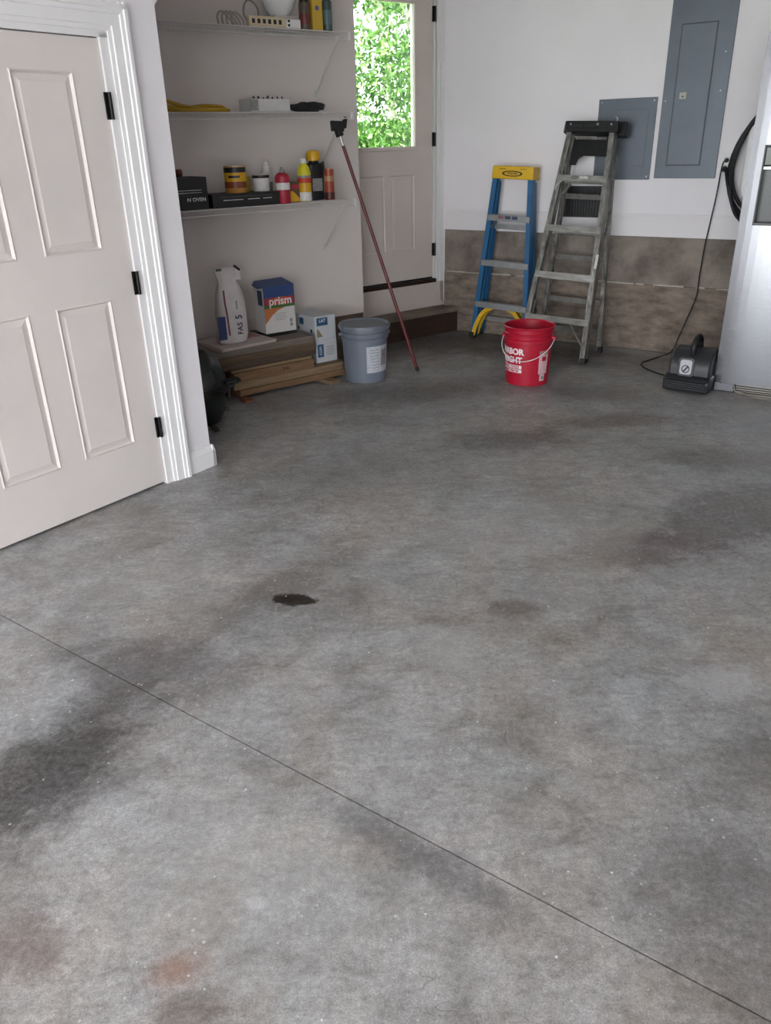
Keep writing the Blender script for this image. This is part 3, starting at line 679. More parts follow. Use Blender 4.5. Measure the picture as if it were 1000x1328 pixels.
t = can('cleaner_bottle', 'tall yellow cleaner bottle with a white cap on the lowest shelf', 'bottle', 3.010, 4.985, Z1, .046, .240, [(0, 0, ltyel), (.004, .060, wht), (.060, .118, yel), (.118, .150, mat('label scarlet', 'c23b22', .45)), (.150, .165, grey_l)], ('cap', .020, .030, white_plastic), dome=.055)
t = thing('black_jug', 'large black jug with a yellow cap at the right of the lowest shelf', 'jug', 'S', 3.135, 5.055, Z1)
MB().prism(rrect(.128, .09, .03), 0, .235).build('body', blk, t, bevel=.010, smooth=True)
MB().lathe([(.042, .230), (.030, .262)], 20).build('neck', blk, t, smooth=True)
MB().lathe([(.048, .252), (.050, .292), (.040, .312), (.015, .318)], 24).build('cap', yel, t, smooth=True)
box('label', grey_l, t, -.045, .035, -.0465, -.045, .06, .14)
MB().tube([(.05, 0, .225), (.078, 0, .24), (.080, 0, .19), (.062, 0, .12)], .010, 8).build('handle', blk, t, smooth=True)
can('lubricant_can', 'slim rust-red can in front of the black jug', 'can', 3.205, 4.975, Z1, .034, .196, [(0, 0, orange), (.004, .05, mat('can maroon', '4e1f1c', .4)), (.12, .155, mat('can label tan', 'b98a6a', .5, var=.3, scale=50))], ('cap', .026, .006, mat('tan cap', 'c59a77', .5)))
# middle shelf
yc = thing('extension_cable', 'yellow extension cord loosely coiled on the middle shelf', 'cord', 'S', 2.24, 5.02, Z2)
ym = mat('cord yellow', 'b58f1e', .5, var=.1)
random.seed(3)
for pts in ([(-.34, -.03, .080), (-.20, -.05, .070), (-.05, -.06, .030), (.12, -.05, .012), (.24, -.03, .012), (.27, .0, .012), (.24, .04, .013), (.10, .06, .014), (-.10, .05, .035), (-.34, .06, .06)],
            [(-.34, -.07, .045), (-.20, -.08, .030), (-.05, -.03, .022), (.10, .0, .036), (.20, .01, .034), (.25, .03, .030), (.20, .06, .030), (.0, .08, .012), (-.34, .09, .012)],
            [(-.34, -.01, .060), (-.22, -.02, .048), (-.10, -.09, .012), (.05, -.09, .012), (.18, -.075, .012), (.22, -.06, .020)]):
    MB().tube(smooth_pts([Vector(p) for p in pts], 6), .0105, 8).build('cord_loop', ym, yc, smooth=True)
wb = thing('parts_bin', 'white plastic bin of small black bits on the middle shelf', 'bin', 'S', 2.762, 4.93, Z2)
m_ = MB().box(-.145, .145, 0, .006, 0, .075).box(-.145, .145, .144, .15, 0, .075).box(-.145, -.139, 0, .15, 0, .075).box(.139, .145, 0, .15, 0, .075).box(-.145, .145, 0, .15, 0, .006)
m_.build('tray', mat('bin grey white', 'cfcdca', .5, var=.1), wb, bevel=.003)
box('side_label', grey_l, wb, -.144, -.085, -.0012, 0, .008, .070)
for i in range(7):
    x = -.10+i*.034; MB().tube([(x, .05, .02), (x+random.uniform(-.01, .01), .04, .072), (x+.012, .05, .082+random.uniform(0, .012)), (x+.022, .06, .072)], .004, 6).build('clip', blk, wb, smooth=True)
gl = thing('work_gloves', 'crumpled pair of black work gloves at the end of the middle shelf', 'gloves', 'S', 3.055, 4.96, Z2)
def lump(name, mt, parent, sx, sy, sz, seed, loc=(0, 0, 0), amp=.25, sub=3):
    bm = bmesh.new(); bmesh.ops.create_icosphere(bm, subdivisions=sub, radius=1); rnd = random.Random(seed)
    ph = [(rnd.uniform(2, 5), rnd.uniform(0, 6.28), Vector([rnd.gauss(0, 1) for _ in range(3)]).normalized()) for _ in range(7)]
    for v in bm.verts:
        d_ = 1+amp*sum(math.sin(k*v.co.dot(n_)*1.6+p) for k, p, n_ in ph)/4
        c = v.co*d_; v.co = (c.x*sx, c.y*sy, max(c.z, -.75)*sz+.75*sz)
    me = D.meshes.new(name); bm.to_mesh(me); bm.free(); me.materials.append(mt)
    for p in me.polygons: p.use_smooth = True
    o = D.objects.new(name, me); COL.objects.link(o); o.parent = parent; o.location = loc; return o
fab = mat('black fabric', '16171a', .8, var=.2, scale=30)
lump('glove', fab, gl, .10, .06, .032, 5, (-.02, 0, 0), .4); lump('glove', fab, gl, .075, .05, .026, 9, (.06, .02, .012), .45)
for i in range(4): MB().tube([(-.08+.03*i, -.04, .03), (-.09+.035*i, -.055, .022), (-.10+.04*i, -.062, .012)], .0095, 8).build('glove_finger', fab, gl, smooth=True)
# top shelf
ps = thing('power_strip', 'beige power strip with six black outlets on the top shelf', 'power strip', 'S', 2.785, 4.93, Z3)
box('housing', mat('beige plastic', 'cdbb9c', .5), ps, -.125, .130, 0, .05, .003, .060, bevel=.005)
for i in range(6): box('outlet', blk, ps, -.105+i*.037, -.085+i*.037, -.0015, .001, .020, .044, bevel=.003)
MB().tube(smooth_pts([Vector(p) for p in ((-.12, .02, .03), (-.14, .03, .06), (-.13, .04, .11), (-.09, .05, .145), (-.03, .06, .11), (-.02, .07, .05))], 6), .006, 8).build('lead', mat('grey lead', '8b857d', .5), ps, smooth=True)
cb = thing('cable_bundle', 'bundle of thin grey leads beside the beige power strip', 'cables', 'S', 2.575, 4.965, Z3)
for i in range(4): MB().tube(smooth_pts([Vector(p) for p in ((-.10+.03*i, 0, .008), (-.10+.03*i, .01, .05), (-.07+.03*i, .01, .075), (-.03+.03*i, .0, .04), (0+.02*i, -.01, .008))], 5), .007, 8).build('lead', mat('pale lead', '9d968e', .5), cb, smooth=True)
ad = thing('white_adapter', 'white plug adapter with dark sockets right of the power strip', 'adapter', 'S', 2.965, 4.93, Z3)
box('housing', white_plastic, ad, -.045, .060, 0, .06, .003, .056, bevel=.008)
for z in (.020, .042): box('socket', blk, ad, -.036, -.020, -.0015, .001, z-.006, z+.006)
wc = thing('white_carton', 'low white carton under the bowl on the top shelf', 'box', 'S', 2.975, 5.085, Z3)
box('carton', mat('plain white card', 'c9c4bf', .6), wc, -.09, .10, -.08, .08, 0, .082, bevel=.003)
wb2 = thing('white_bowl', 'round white bowl standing on a carton on the top shelf', 'bowl', 'S', 2.965, 5.085, Z3+.083)
MB().lathe([(.055, 0), (.058, .008), (.086, .04), (.102, .09), (.106, .15), (.102, .15), (.096, .09), (.07, .045), (.0, .02)], 28).build('bowl', white_plastic, wb2, smooth=True)
can('brown_jar', 'brown bottle with a red label at the right of the top shelf', 'bottle', 3.075, 4.965, Z3, .036, .15, [(0, 0, mat('jar brown', '5a4a3c', .4, var=.2)), (.03, .09, mat('jar maroon', '6b2c28', .4))], ('cap', .03, .02, blk))
t = thing('yellow_carton', 'narrow yellow carton between the bottles on the top shelf', 'box', 'S', 3.155, 4.94, Z3)
box('carton', mat('carton yellow', 'c9a53a', .5), t, -.036, .040, 0, .06, 0, .19, bevel=.002)
MB().bar((0, .001, .125), (0, -.0012, .125), .014, 16).build('round_print', mat('print blue', '5d5f94', .5), t)
can('teal_bottle', 'dark teal bottle at the right end of the top shelf', 'bottle', 3.245, 4.965, Z3, .032, .17, [(0, 0, mat('teal plastic', '3a4a4c', .35)), (.04, .12, mat('teal label', '56706f', .5))], ('cap', .024, .03, mat('teal cap', '2b3436', .4)))

# ================================================================== LUMBER STACK AND WHAT STANDS ON IT
def wood_mat(name, c1, c2):
    return mat(name, c1, .75, col2=c2, scale=3.0, stretch=(1.2, 14, 22), bump=.25, bscale=10)
w_warm = wood_mat('warm pine', '86694b', '654b34'); w_pale = wood_mat('pale pine', '907a5f', '735d45'); w_dark = wood_mat('weathered board', '5f4e40', '42352b'); w_grey = wood_mat('grey board', '7f756a', '5f564d'); w_red = wood_mat('reddish offcut', '7e5340', '5d3828')
def board(lab, m_, u0, u1, y0, y1, z0, z1, rot=0.0, extra=None, grp='boards stacked in the alcove', name='board'):
    t = thing(name, lab, 'board', 'S', (u0+u1)/2, y0, z0, rot=rot, group=grp)
    h = (u1-u0)/2
    o = MB().box(-h, h, 0, y1-y0, 0, z1-z0).build('plank', m_, t, bevel=.003)
    return t
G2 = 'wood offcuts under the board stack'
def spacer(lab, m_, u, y, lx, ly, z0, z1, rot):
    t = thing('wood_offcut', lab, 'offcut', 'S', u, y, z0, rot=rot, group=G2)
    MB().box(-lx/2, lx/2, -ly/2, ly/2, 0, z1-z0).build('block', m_, t, bevel=.002); return t
spacer('reddish offcut under the left end of the boards by the grill', w_red, 2.27, 4.80, .06, .40, 0, .022, R(-6))
spacer('pale offcut poking out under the right of the board stack', w_pale, 2.905, 4.78, .085, .34, 0, .022, R(14))
t = board('lowest long pine board resting on the offcuts', w_warm, 2.24, 3.085, 4.705, 5.10, .022, .064)
t = board('second long pine board under the white cartons', w_pale, 2.20, 3.080, 4.715, 5.10, .065, .116)
t = board('pine board stamped with black figures, third from the floor', w_warm, 2.21, 2.835, 4.715, 5.10, .117, .180)
text('218', .034, mat('stamp ink', '3a2c20', .8), t, (.08, -.0008, .032), bold=.0005)
t = board('thin pale board fourth from the floor', w_pale, 2.20, 2.825, 4.725, 5.10, .181, .200)
t = board('dark weathered board fifth from the floor, longest of the upper ones', w_dark, 2.08, 2.865, 4.735, 5.12, .201, .250)
t = board('brown board lying under the grey top board', wood_mat('umber board', '6d5945', '4d3d30'), 2.09, 2.850, 4.72, 5.11, .251, .296)
t = board('grey topmost board of the stack', w_grey, 2.07, 2.845, 4.715, 5.12, .297, .343)
t = board('small dark slat sticking out at the left end of the stack', w_dark, 1.93, 2.06, 4.80, 4.86, .22, .236, R(8))
t = board('grey slat above the dark slat at the left end of the stack', w_grey, 1.94, 2.065, 4.88, 4.96, .255, .272, R(-5))
cs_ = thing('cardboard_sheet', 'pale cardboard sheet with a reddish print on the board stack', 'cardboard', 'S', 2.31, 4.90, .3435, rot=R(5))
box('sheet', mat('grey cardboard', 'b3a6a0', .85, var=.08, scale=8), cs_, -.20, .22, -.20, .19, 0, .012)
box('top_ply', mat('pale cardboard', 'c4b7b2', .85, var=.06, scale=8), cs_, -.185, .225, -.205, .17, .0125, .018)
MB().prism([(.02, -.02), (.21, -.05), (.20, .10), (.03, .12)], .018, .0186).build('red_print', mat('faded red', 'a87a78', .8, var=.2, scale=20), cs_)
zc = .3435+.0190
# white bag, bottom gathered to a folded neck
bag = thing('mortar_bag', 'white plastic powder bag with blue and red print, top rolled shut', 'bag', 'S', 2.285, 4.84, zc, rot=R(-12))
bagm = mat('white bag film', 'c9c2c0', .45, var=.10, scale=14, bump=.5, bscale=26)
def bag_mesh():
    prof = [(0, .082, .060), (.012, .096, .072), (.08, .100, .075), (.20, .098, .068), (.30, .090, .055), (.36, .072, .040), (.40, .058, .030), (.43, .066, .028), (.462, .080, .022), (.480, .082, .014)]
    b = MB(); n = 28; vs = []; rnd = random.Random(4)
    ph = [rnd.uniform(0, 6.28) for _ in range(6)]
    for z, a, c in prof:
        for j in range(n):
            t_ = 2*math.pi*j/n; e = .72
            x = math.copysign(abs(math.cos(t_))**e, math.cos(t_)); y = math.copysign(abs(math.sin(t_))**e, math.sin(t_))
            k = 1+.045*math.sin(5*t_+ph[0]+z*20)+.04*math.sin(9*t_+ph[1]-z*30) if z > .01 else 1
            vs.append((x*a*k+.012*math.sin(z*7), y*c*k, z))
    fs = [tuple(range(n))[::-1], tuple((len(prof)-1)*n+j for j in range(n))]
    for i in range(len(prof)-1):
        for j in range(n): fs.append((i*n+j, i*n+(j+1) % n, (i+1)*n+(j+1) % n, (i+1)*n+j))
    return b._add(vs, fs)
bagm_o = bag_mesh().build('bag', bagm, bag, smooth=True)
text('FAS', .05, mat('bag navy', '232a44', .5), bag, (.045, -.0775, .10), rot=(R(90), R(-90), 0), bold=.0008)
text('5', .062, mat('bag navy', '232a44', .5), bag, (.042, -.0775, .175), rot=(R(90), R(-90), 0), bold=.001)
for zz in (.225, .240): box('print_line', grey_l, bag, .030, .038, -.0795, -.0765, zz-.0, zz+.055) if zz < .23 else None
box('blue_print', mat('bag blue', '27376b', .5, var=.3, scale=30), bag, -.100, -.048, -.0765, -.070, .035, .185, bevel=.002)
MB().tube([(-.030, -.0775, .06), (-.034, -.0785, .18), (-.040, -.068, .28), (-.034, -.040, .345)], .0055, 6).build('red_stripe', mat('bag red', '7a3238', .5), bag, smooth=True)
MB().bar((-.065, -.024, .470), (-.030, -.025, .472), .0075, 8).build('tape', blk, bag); MB().bar((.055, -.02, .492), (.090, -.022, .462), .008, 8).build('tape', blk, bag)
MB().box(.050, .095, -.022, -.012, .40, .475).build('folded_flap', bagm, bag, bevel=.004)
# grout carton
pr = thing('grout_carton', 'white grout carton with a rainbow prism label and blue top', 'carton', 'S', 2.680, 4.870, .3435, rot=R(-2))
pwhite = mat('carton white', 'cfcbc8', .55)
px, pd, ph_ = .118, .15, .355
box('foot_board', blk, pr, -px-.0, px+.002, .002, pd, 0, .022)
box('carton', pwhite, pr, -px, px, 0, pd, .022, ph_-.02, bevel=.002)
pblue = mat('carton blue', '2f4778', .5); e_ = -.0015
MB().box(-px, px, e_, 0, .262, ph_-.02).build('blue_print', pblue, pr)
rain = D.materials.new('rainbow print'); rain.use_nodes = True
N = rain.node_tree.nodes; Lk = rain.node_tree.links; tc = N.new('ShaderNodeTexCoord'); sp_ = N.new('ShaderNodeSeparateXYZ'); cr = N.new('ShaderNodeValToRGB'); Lk.new(tc.outputs['Generated'], sp_.inputs[0]); Lk.new(sp_.outputs[0], cr.inputs[0]); Lk.new(cr.outputs[0], N['Principled BSDF'].inputs[0])
cols = ['7e2f45', 'a83030', 'c25a26', 'b8352b', '7d2c55']
while len(cr.color_ramp.elements) < len(cols): cr.color_ramp.elements.new(.5)
for i, c in enumerate(cols): cr.color_ramp.elements[i].position = i/4; cr.color_ramp.elements[i].color = lin(c)
MB().box(-px, px, e_, 0, .212, .262).build('red_print', rain, pr)
MB().box(-px, px, e_, 0, .192, .212).build('green_print', mat('carton green', '3f6b33', .5), pr)
MB().prism([(-px, .192), (px*.35, .192), (-.02, .172), (-.065, .140), (-px*.93, .095), (-px, .09)], e_, 0, 'y').build('orange_print', mat('carton orange', 'b86a38', .5, col2='a8713f', scale=5), pr)
text('prism', .078, wht, pr, (.008, e_-.0005, .236), bold=.0012)
for i in range(4): box('print_line', grey_l, pr, -.04, .05-.012*(i % 2), e_, 0, .150-i*.014, .153-i*.014)
for z in (.085, .055): box('print_mark', grey_l, pr, .072, .092, e_, 0, z, z+.022)
box('side_print', mat('carton slate', '33414f', .5), pr, -px-.0015, -px, .02, .09, .21, .31, bevel=.0005)
MB().hexa([(-px-.045, -.005, ph_-.022), (px, -.004, ph_-.020), (px, pd, ph_-.02), (-px-.01, pd, ph_-.02)], [(-px-.045, -.005, ph_-.018), (px, -.004, ph_-.016), (px-.01, pd, ph_+.012), (-px+.01, pd, ph_+.008)]).build('lid_flap', pblue, pr)
# two white cartons
G3 = 'white cartons with blue labels'
lblue = mat('label blue', '2a5478', .5, var=.15, scale=30)
cw = mat('tile carton white', 'c3c5c8', .6, var=.05)
def tile_box(lab, u, y, z, rot, w, d, h, top):
    t = thing('tile_carton', lab, 'carton', 'S', u, y, z, rot=rot, group=G3)
    box('carton', cw, t, 0, w, 0, d, 0, h, bevel=.002)
    if top:
        box('blue_label', lblue, t, .020, .112, -.0015, 0, h*.60, h*.93); text('LAT', .032, wht, t, (.066, -.002, h*.80), bold=.0004)
        MB().prism([(.018, h*.12), (.066, h*.12), (.030, h*.46), (.018, h*.46)], -.0014, 0, 'y').build('tan_print', mat('print tan', '8d7d63', .6), t)
        box('side_label', lblue, t, -.0015, 0, .14, .19, h*.58, h*.85); box('side_hole', blk, t, -.0012, 0, .03, .055, h*.30, h*.45)
        box('side_hole', blk, t, -.0012, 0, .20, .22, h*.33, h*.46)
    else:
        box('blue_label', lblue, t, .012, .062, -.0015, 0, h*.24, h*.80); text('COM', .028, wht, t, (.037, -.002, h*.52), rot=(R(90), R(-90), 0))
        for i in range(5): box('print_line', grey_l, t, .085, .150, -.0012, 0, h*.3+i*.014, h*.3+i*.014+.004)
    return t
tile_box('lower of two white cartons with a blue label, resting on the boards', 2.905, 4.79, .117, 0, .175, .27, .165, False)
tile_box('upper of two white cartons with a blue label beside the grout carton', 2.898, 4.785, .283, R(1.5), .180, .28, .165, True)

# ================================================================== GRILL
gp = Vector((-1.125, 4.60, 0))
kg = thing('kamado_grill', 'small dark green egg-shaped grill tucked behind the door wall', 'grill', 'W', gp.x, gp.y, 0, rot=R(12))
gm = mat('green black glaze', '121a17', .22, var=.3, scale=60, bump=.1, bscale=200)
MB().lathe([(.11, .030), (.135, .034), (.165, .10), (.182, .18), (.186, .232)], 36).build('base', gm, kg, smooth=True)
MB().lathe([(.190, .238), (.188, .29), (.172, .36), (.135, .43), (.085, .468), (.05, .478)], 36).build('lid', gm, kg, smooth=True)
gband = mat('grill band steel', '35322f', .35, .8)
for z in (.214, .244): MB().lathe([(.186, z), (.193, z), (.193, z+.022), (.186, z+.022)], 36, closed=True).build('band', gband, kg, smooth=True)
MB().lathe([(.05, .474), (.052, .50), (.03, .512), (.03, .516)], 20).build('chimney_cap', dark, kg, smooth=True)
for a in (35, 125, 215, 305):
    s_, c_ = math.sin(R(a)), -math.cos(R(a))
    MB().beam((s_*.11, c_*.11, .04), (s_*.175, c_*.175, .006), .03, .012, side=(-c_, s_, 0)).build('foot', mat('foot bronze', '4b4037', .5, .5), kg)
hd = MB().tube([(.19, -.03, .262), (.245, -.035, .268), (.262, -.01, .27), (.255, .03, .268), (.19, .035, .262)], .013, 8).box(.185, .235, -.012, .012, .228, .25)
hd.build('handle', dark, kg, smooth=True)
MB().box(.186, .205, -.02, .02, .17, .232).build('hinge_plate', gband, kg, bevel=.003)
MB().lathe([(.0, -.012), (.010, -.012), (.010, .012), (.0, .012)], 10).build('vent_knob', gband, kg, loc=(.172, -.02, .10), rot=(0, R(90), 0))

# ================================================================== PAILS
def pail(name, lab, x, y, r_top, r_bot, h, m_, rot):
    t = thing(name, lab, 'bucket', 'W', x, y, 0, rot=rot)
    rf = lambda z: r_bot+(r_top-r_bot)*z/h
    return t, rf
pred = mat('red plastic', 'ad1730', .35, var=.05, scale=6)
bk, rf = pail('red_bucket', 'open red plastic bucket with white lettering and wire handle', 1.022, 5.40, .168, .147, .400, pred, 0)
h = .400
MB().lathe([(.141, 0), (.147, .004), (rf(.29), .29), (rf(.29)+.010, .294), (rf(.31)+.010, .318), (rf(.31), .322), (rf(.345), .345), (rf(.345)+.006, .349), (rf(.36)+.006, .356), (rf(.36), .36), (rf(.385), .385), (.178, .389), (.180, .398), (.172, .402), (.164, .395), (.160, .33), (.146, .02), (.0, .016)], 48).build('shell', pred, bk, smooth=True)
pw = mat('bucket print white', 'e7dde0', .5)
wrap_text('HARBOR', .058, pw, bk, rf, R(-63), .238, bold=.0022, sx=1.0)
wrap_text('FREIGHT', .058, pw, bk, rf, R(-63), .180, bold=.0022, sx=.92)
wrap_patch('print_band', pw, bk, rf, R(-63), .200, .123, .146); wrap_patch('print_band', pw, bk, rf, R(-63), .200, .094, .117)
wrap_text('QUALITY TOOLS', .022, pred, bk, lambda z: rf(z)+.0012, R(-63), .134, bold=.0006); wrap_text('LOWEST PRICES', .022, pred, bk, lambda z: rf(z)+.0012, R(-63), .105, bold=.0006)
sp = wrap_patch('warning_label', mat('warning label', 'd9b3b8', .5, var=.25, scale=90), bk, rf, R(32), .075, .085, .220)
wrap_patch('warning_label', mat('warning label top', 'b08a86', .5, var=.3, scale=90), bk, rf, R(32), .075, .220, .246)
wrap_patch('warning_mark', pred, bk, lambda z: rf(z)+.0012, R(33), .035, .175, .205)
wrap_patch('warning_label', mat('barcode label', 'c9bcbc', .5), bk, rf, R(31), .040, .036, .082)
wrap_patch('barcode', grey_l, bk, lambda z: rf(z)+.0012, R(31), .020, .046, .070)
def arc_handle(parent, r, z0, drop, p0, p1, mt, rad=.0028, out=.012):
    pts = []
    for i in range(25):
        t_ = i/24; a = p0+(p1-p0)*t_; rr = r+out*math.sin(math.pi*t_)**.5+.008
        pts.append((rr*math.sin(a), -rr*math.cos(a), z0-drop*math.sin(math.pi*t_)))
    return MB().tube(pts, rad, 6).build('wire_handle', mt, parent, smooth=True)
arc_handle(bk, .172, .318, .135, R(62), R(-118), mat('handle wire white', 'e3d8d8', .4), .0030, .006)
for a in (R(62), R(-118)): MB().bar((.163*math.sin(a), -.163*math.cos(a), .318), (.190*math.sin(a), -.190*math.cos(a), .318), .016, 10, .012).build('handle_ear', pred, bk, smooth=True)
pg = mat('blue grey plastic', '6d7480', .42, var=.05, scale=6)
gk, rf = pail('grey_bucket', 'grey plastic pail with a sealed lid and white label by the boards', -.117, 5.585, .165, .147, .400, pg, 0)
MB().lathe([(.141, 0), (.147, .004), (rf(.30), .300), (rf(.3)+.008, .303), (rf(.31)+.008, .314), (rf(.31), .317), (rf(.335), .335), (rf(.335)+.009, .338), (rf(.35)+.009, .350), (rf(.35), .353), (rf(.37), .372)], 48).build('shell', pg, gk, smooth=True)
MB().lathe([(.170, .366), (.180, .368), (.182, .392), (.178, .402), (.170, .404), (.162, .396), (.158, .392), (.0, .392)], 48).build('lid', mat('lid grey', '6b7079', .45), gk, smooth=True)
for i in range(16):
    a = 2*math.pi*i/16; MB().box(-.010, .010, -.1855, -.180, .372, .392).build('lid_tab', pg, gk, rot=(0, 0, a), bevel=.002)
wrap_patch('paper_label', mat('pail label', 'bcbfc6', .6, var=.2, scale=45), gk, rf, R(40), .190, .075, .262)
wrap_patch('label_print', mat('pail print', '8a8088', .6, var=.4, scale=50), gk, lambda z: rf(z)+.0012, R(56), .055, .120, .235)
for i in range(7): wrap_patch('label_print', mat('pail print grey', '8e9098', .6), gk, lambda z: rf(z)+.0012, R(28), .07, .235-i*.021, .239-i*.021)
arc_handle(gk, .172, .330, .13, R(-80), R(-260), mat('handle wire grey', '7f8591', .4, .5), .0030, .006)
for a in (R(-80), R(100)): MB().bar((.160*math.sin(a), -.160*math.cos(a), .33), (.184*math.sin(a), -.184*math.cos(a), .33), .014, 10, .011).build('handle_ear', pg, gk, smooth=True)

# ================================================================== SQUEEGEE LEANING ON THE MIDDLE SHELF
b0 = ground(541, 479, .012); tp = world('S', 3.262, 4.872, 1.545)
sq = thing('floor_squeegee', 'red pole with a black squeegee head leaning against the shelves', 'squeegee', 'W', b0.x, b0.y, 0)
pm = mat('red painted pole', '601f1c', .35, var=.12, scale=10)
P0 = Vector((0, 0, .012)); P1 = Vector((tp.x-b0.x, tp.y-b0.y, tp.z)); dv = (P1-P0).normalized()
MB().bar(P0, P1, .0115, 12).build('pole', pm, sq, smooth=True)
MB().bar(P0-dv*.010, P0+dv*.02, .0125, 12).build('end_cap', dark, sq, smooth=True)
MB().bar(P1-dv*.01, P1+dv*.055, .0125, 12, .010).build('ferrule', mat('chrome ferrule', 'c9c9cc', .2, 1.0), sq, smooth=True)
H0 = P1+dv*.05
sx_, sy_ = axes('S'); side = (sx_*.9+Vector((0, 0, .25))).normalized()
MB().beam(H0, H0+dv*.05, .045, .035, side=side).build('head_socket', dark, sq, bevel=.004)
MB().beam(H0+dv*.035-side*.005, H0+dv*.095+side*.012, .095, .022, side=side).build('head', dark, sq, bevel=.004)
MB().beam(H0+dv*.04+side*.05, H0+dv*.10+side*.085, .03, .018, side=side).build('blade_tip', dark, sq, bevel=.003)

# ================================================================== LADDERS
def ladder(lab, u, y, rz, lean, roll, Ht, hb, ht, treads, rail_m, tread_m, cap_m, cap, rear_z, depth, rear_off, rear_top, rear_z0, rear_in, rear_m):
    t = thing('step_ladder', lab, 'ladder', 'B', u, y, 0, rot=rz, tilt=(-lean, roll))
    half = lambda z: hb+(ht-hb)*z/Ht
    fl_ = .036
    rb, rt = Vector((0, depth+rear_off, rear_z0)), Vector((0, depth+.020, rear_top))
    for s in (-1, 1):                               # front rails: C-channels, web outwards
        b = MB(); a0, a1 = s*half(.02), s*half(Ht)
        b.beam((a0, depth/2, .02), (a1, depth/2, Ht), .006, depth, side=(1, 0, 0))
        b.beam((a0-s*fl_/2, .003, .02), (a1-s*fl_/2, .003, Ht), fl_, .006, side=(1, 0, 0))
        b.beam((a0-s*fl_/2, depth-.003, .02), (a1-s*fl_/2, depth-.003, Ht), fl_, .006, side=(1, 0, 0))
        b.build('front_rail', rail_m, t)
        b = MB(); c0 = Vector((s*(half(.03)-rear_in), 0, 0))+rb; c1 = Vector((s*(half(rear_top)-rear_in), 0, 0))+rt; o1 = Vector((-s*.013, -.018, 0))
        b.beam(c0, c1, .005, .040, side=(1, 0, 0)); b.beam(c0+o1, c1+o1, .030, .005, side=(1, 0, 0)); b.beam(c0+o1+Vector((0, .036, 0)), c1+o1+Vector((0, .036, 0)), .030, .005, side=(1, 0, 0))
        b.build('rear_rail', rail_m, t)
        MB().beam((s*half(0)-s*.010, depth*.5, 0), (s*half(.05)-s*.010, depth*.5, .05), .042, depth+.012, side=(1, 0, 0)).build('foot', dark, t, bevel=.004)
        dr = (c1-c0).normalized(); MB().beam(c0-dr*.022+o1*.4, c0+dr*.035+o1*.4, .034, .048, side=(1, 0, 0)).build('foot', dark, t, bevel=.004)
    for i, z in enumerate(treads):
        a = half(z)-.004
        b = MB().box(-a, a, -.004, depth+.006, z-.006, z).box(-a, a, -.007, -.002, z-.044, z).box(-a, a, depth+.003, depth+.007, z-.044, z)
        for k in range(5): b.box(-a, a, .004+k*depth/5, .010+k*depth/5, z, z+.0022)
        b.build('tread', tread_m, t)
    for f in rear_z:
        p_ = rb+(rt-rb)*f; a = half(p_.z)-rear_in-.004
        MB().box(-a, a, p_.y-.006, p_.y+.010, p_.z-.013, p_.z+.013).box(-a, a, p_.y-.010, p_.y-.006, p_.z-.019, p_.z+.019).build('rear_brace', rear_m, t)
    return t, half
blue = mat('blue fibreglass', '28628f', .42, var=.12, scale=12); alu = mat('ladder aluminium', 'a7a8a8', .38, .75, var=.12, scale=20)
ycap = mat('ladder yellow', 'd9ad1e', .45, var=.06)
bt, bh = ladder('blue fibreglass step ladder with a yellow top, leaning on the wall', -2.78, 6.085, 0, R(2.7), R(2.3), 1.285, .255, .165, [.31, .648, 1.0], blue, alu, ycap, None, [.10, .72], .062, .125, 1.25, .03, .004, alu)
cap = MB().hexa([(-.176, -.012, 1.268), (.176, -.012, 1.268), (.170, .142, 1.268), (-.170, .142, 1.268)], [(-.172, -.008, 1.362), (.172, -.008, 1.362), (.166, .138, 1.362), (-.166, .138, 1.362)]).build('top_cap', ycap, bt, bevel=.008)
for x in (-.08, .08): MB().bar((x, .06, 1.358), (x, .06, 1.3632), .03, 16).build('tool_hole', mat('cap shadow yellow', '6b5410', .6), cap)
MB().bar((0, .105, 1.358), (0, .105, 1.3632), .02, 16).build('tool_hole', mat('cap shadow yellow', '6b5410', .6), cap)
def oval(parent, x, y, z, a, b, mo, mi, words, size):
    MB().prism([(x+a*math.cos(R(k*15)), z+b*math.sin(R(k*15))) for k in range(24)], y-.0014, y, 'y').build('logo_oval', mo, parent)
    MB().prism([(x+a*.82*math.cos(R(k*15)), z+b*.66*math.sin(R(k*15))) for k in range(24)], y-.0022, y-.001, 'y').build('logo_inner', mi, parent)
    if words: text(words, size, mo, parent, (x, y-.0026, z), bold=.0003)
oval(cap, 0, -.0105, 1.308, .085, .021, blk, ycap, 'WERNER', .022)
for x in (-.085, .09): box('print_line', blk, cap, x-.028, x+.028, -.0105, -.0090, 1.339, 1.3425)
for x, m_ in ((-.065, mat('sticker red grey', '8a5f63', .5)), (-.005, mat('sticker navy', '2e3957', .5)), (.055, mat('sticker navy', '2e3957', .5))): box('sticker', m_, bt, x-.024, x+.024, -.0075, -.0058, .974, .996)
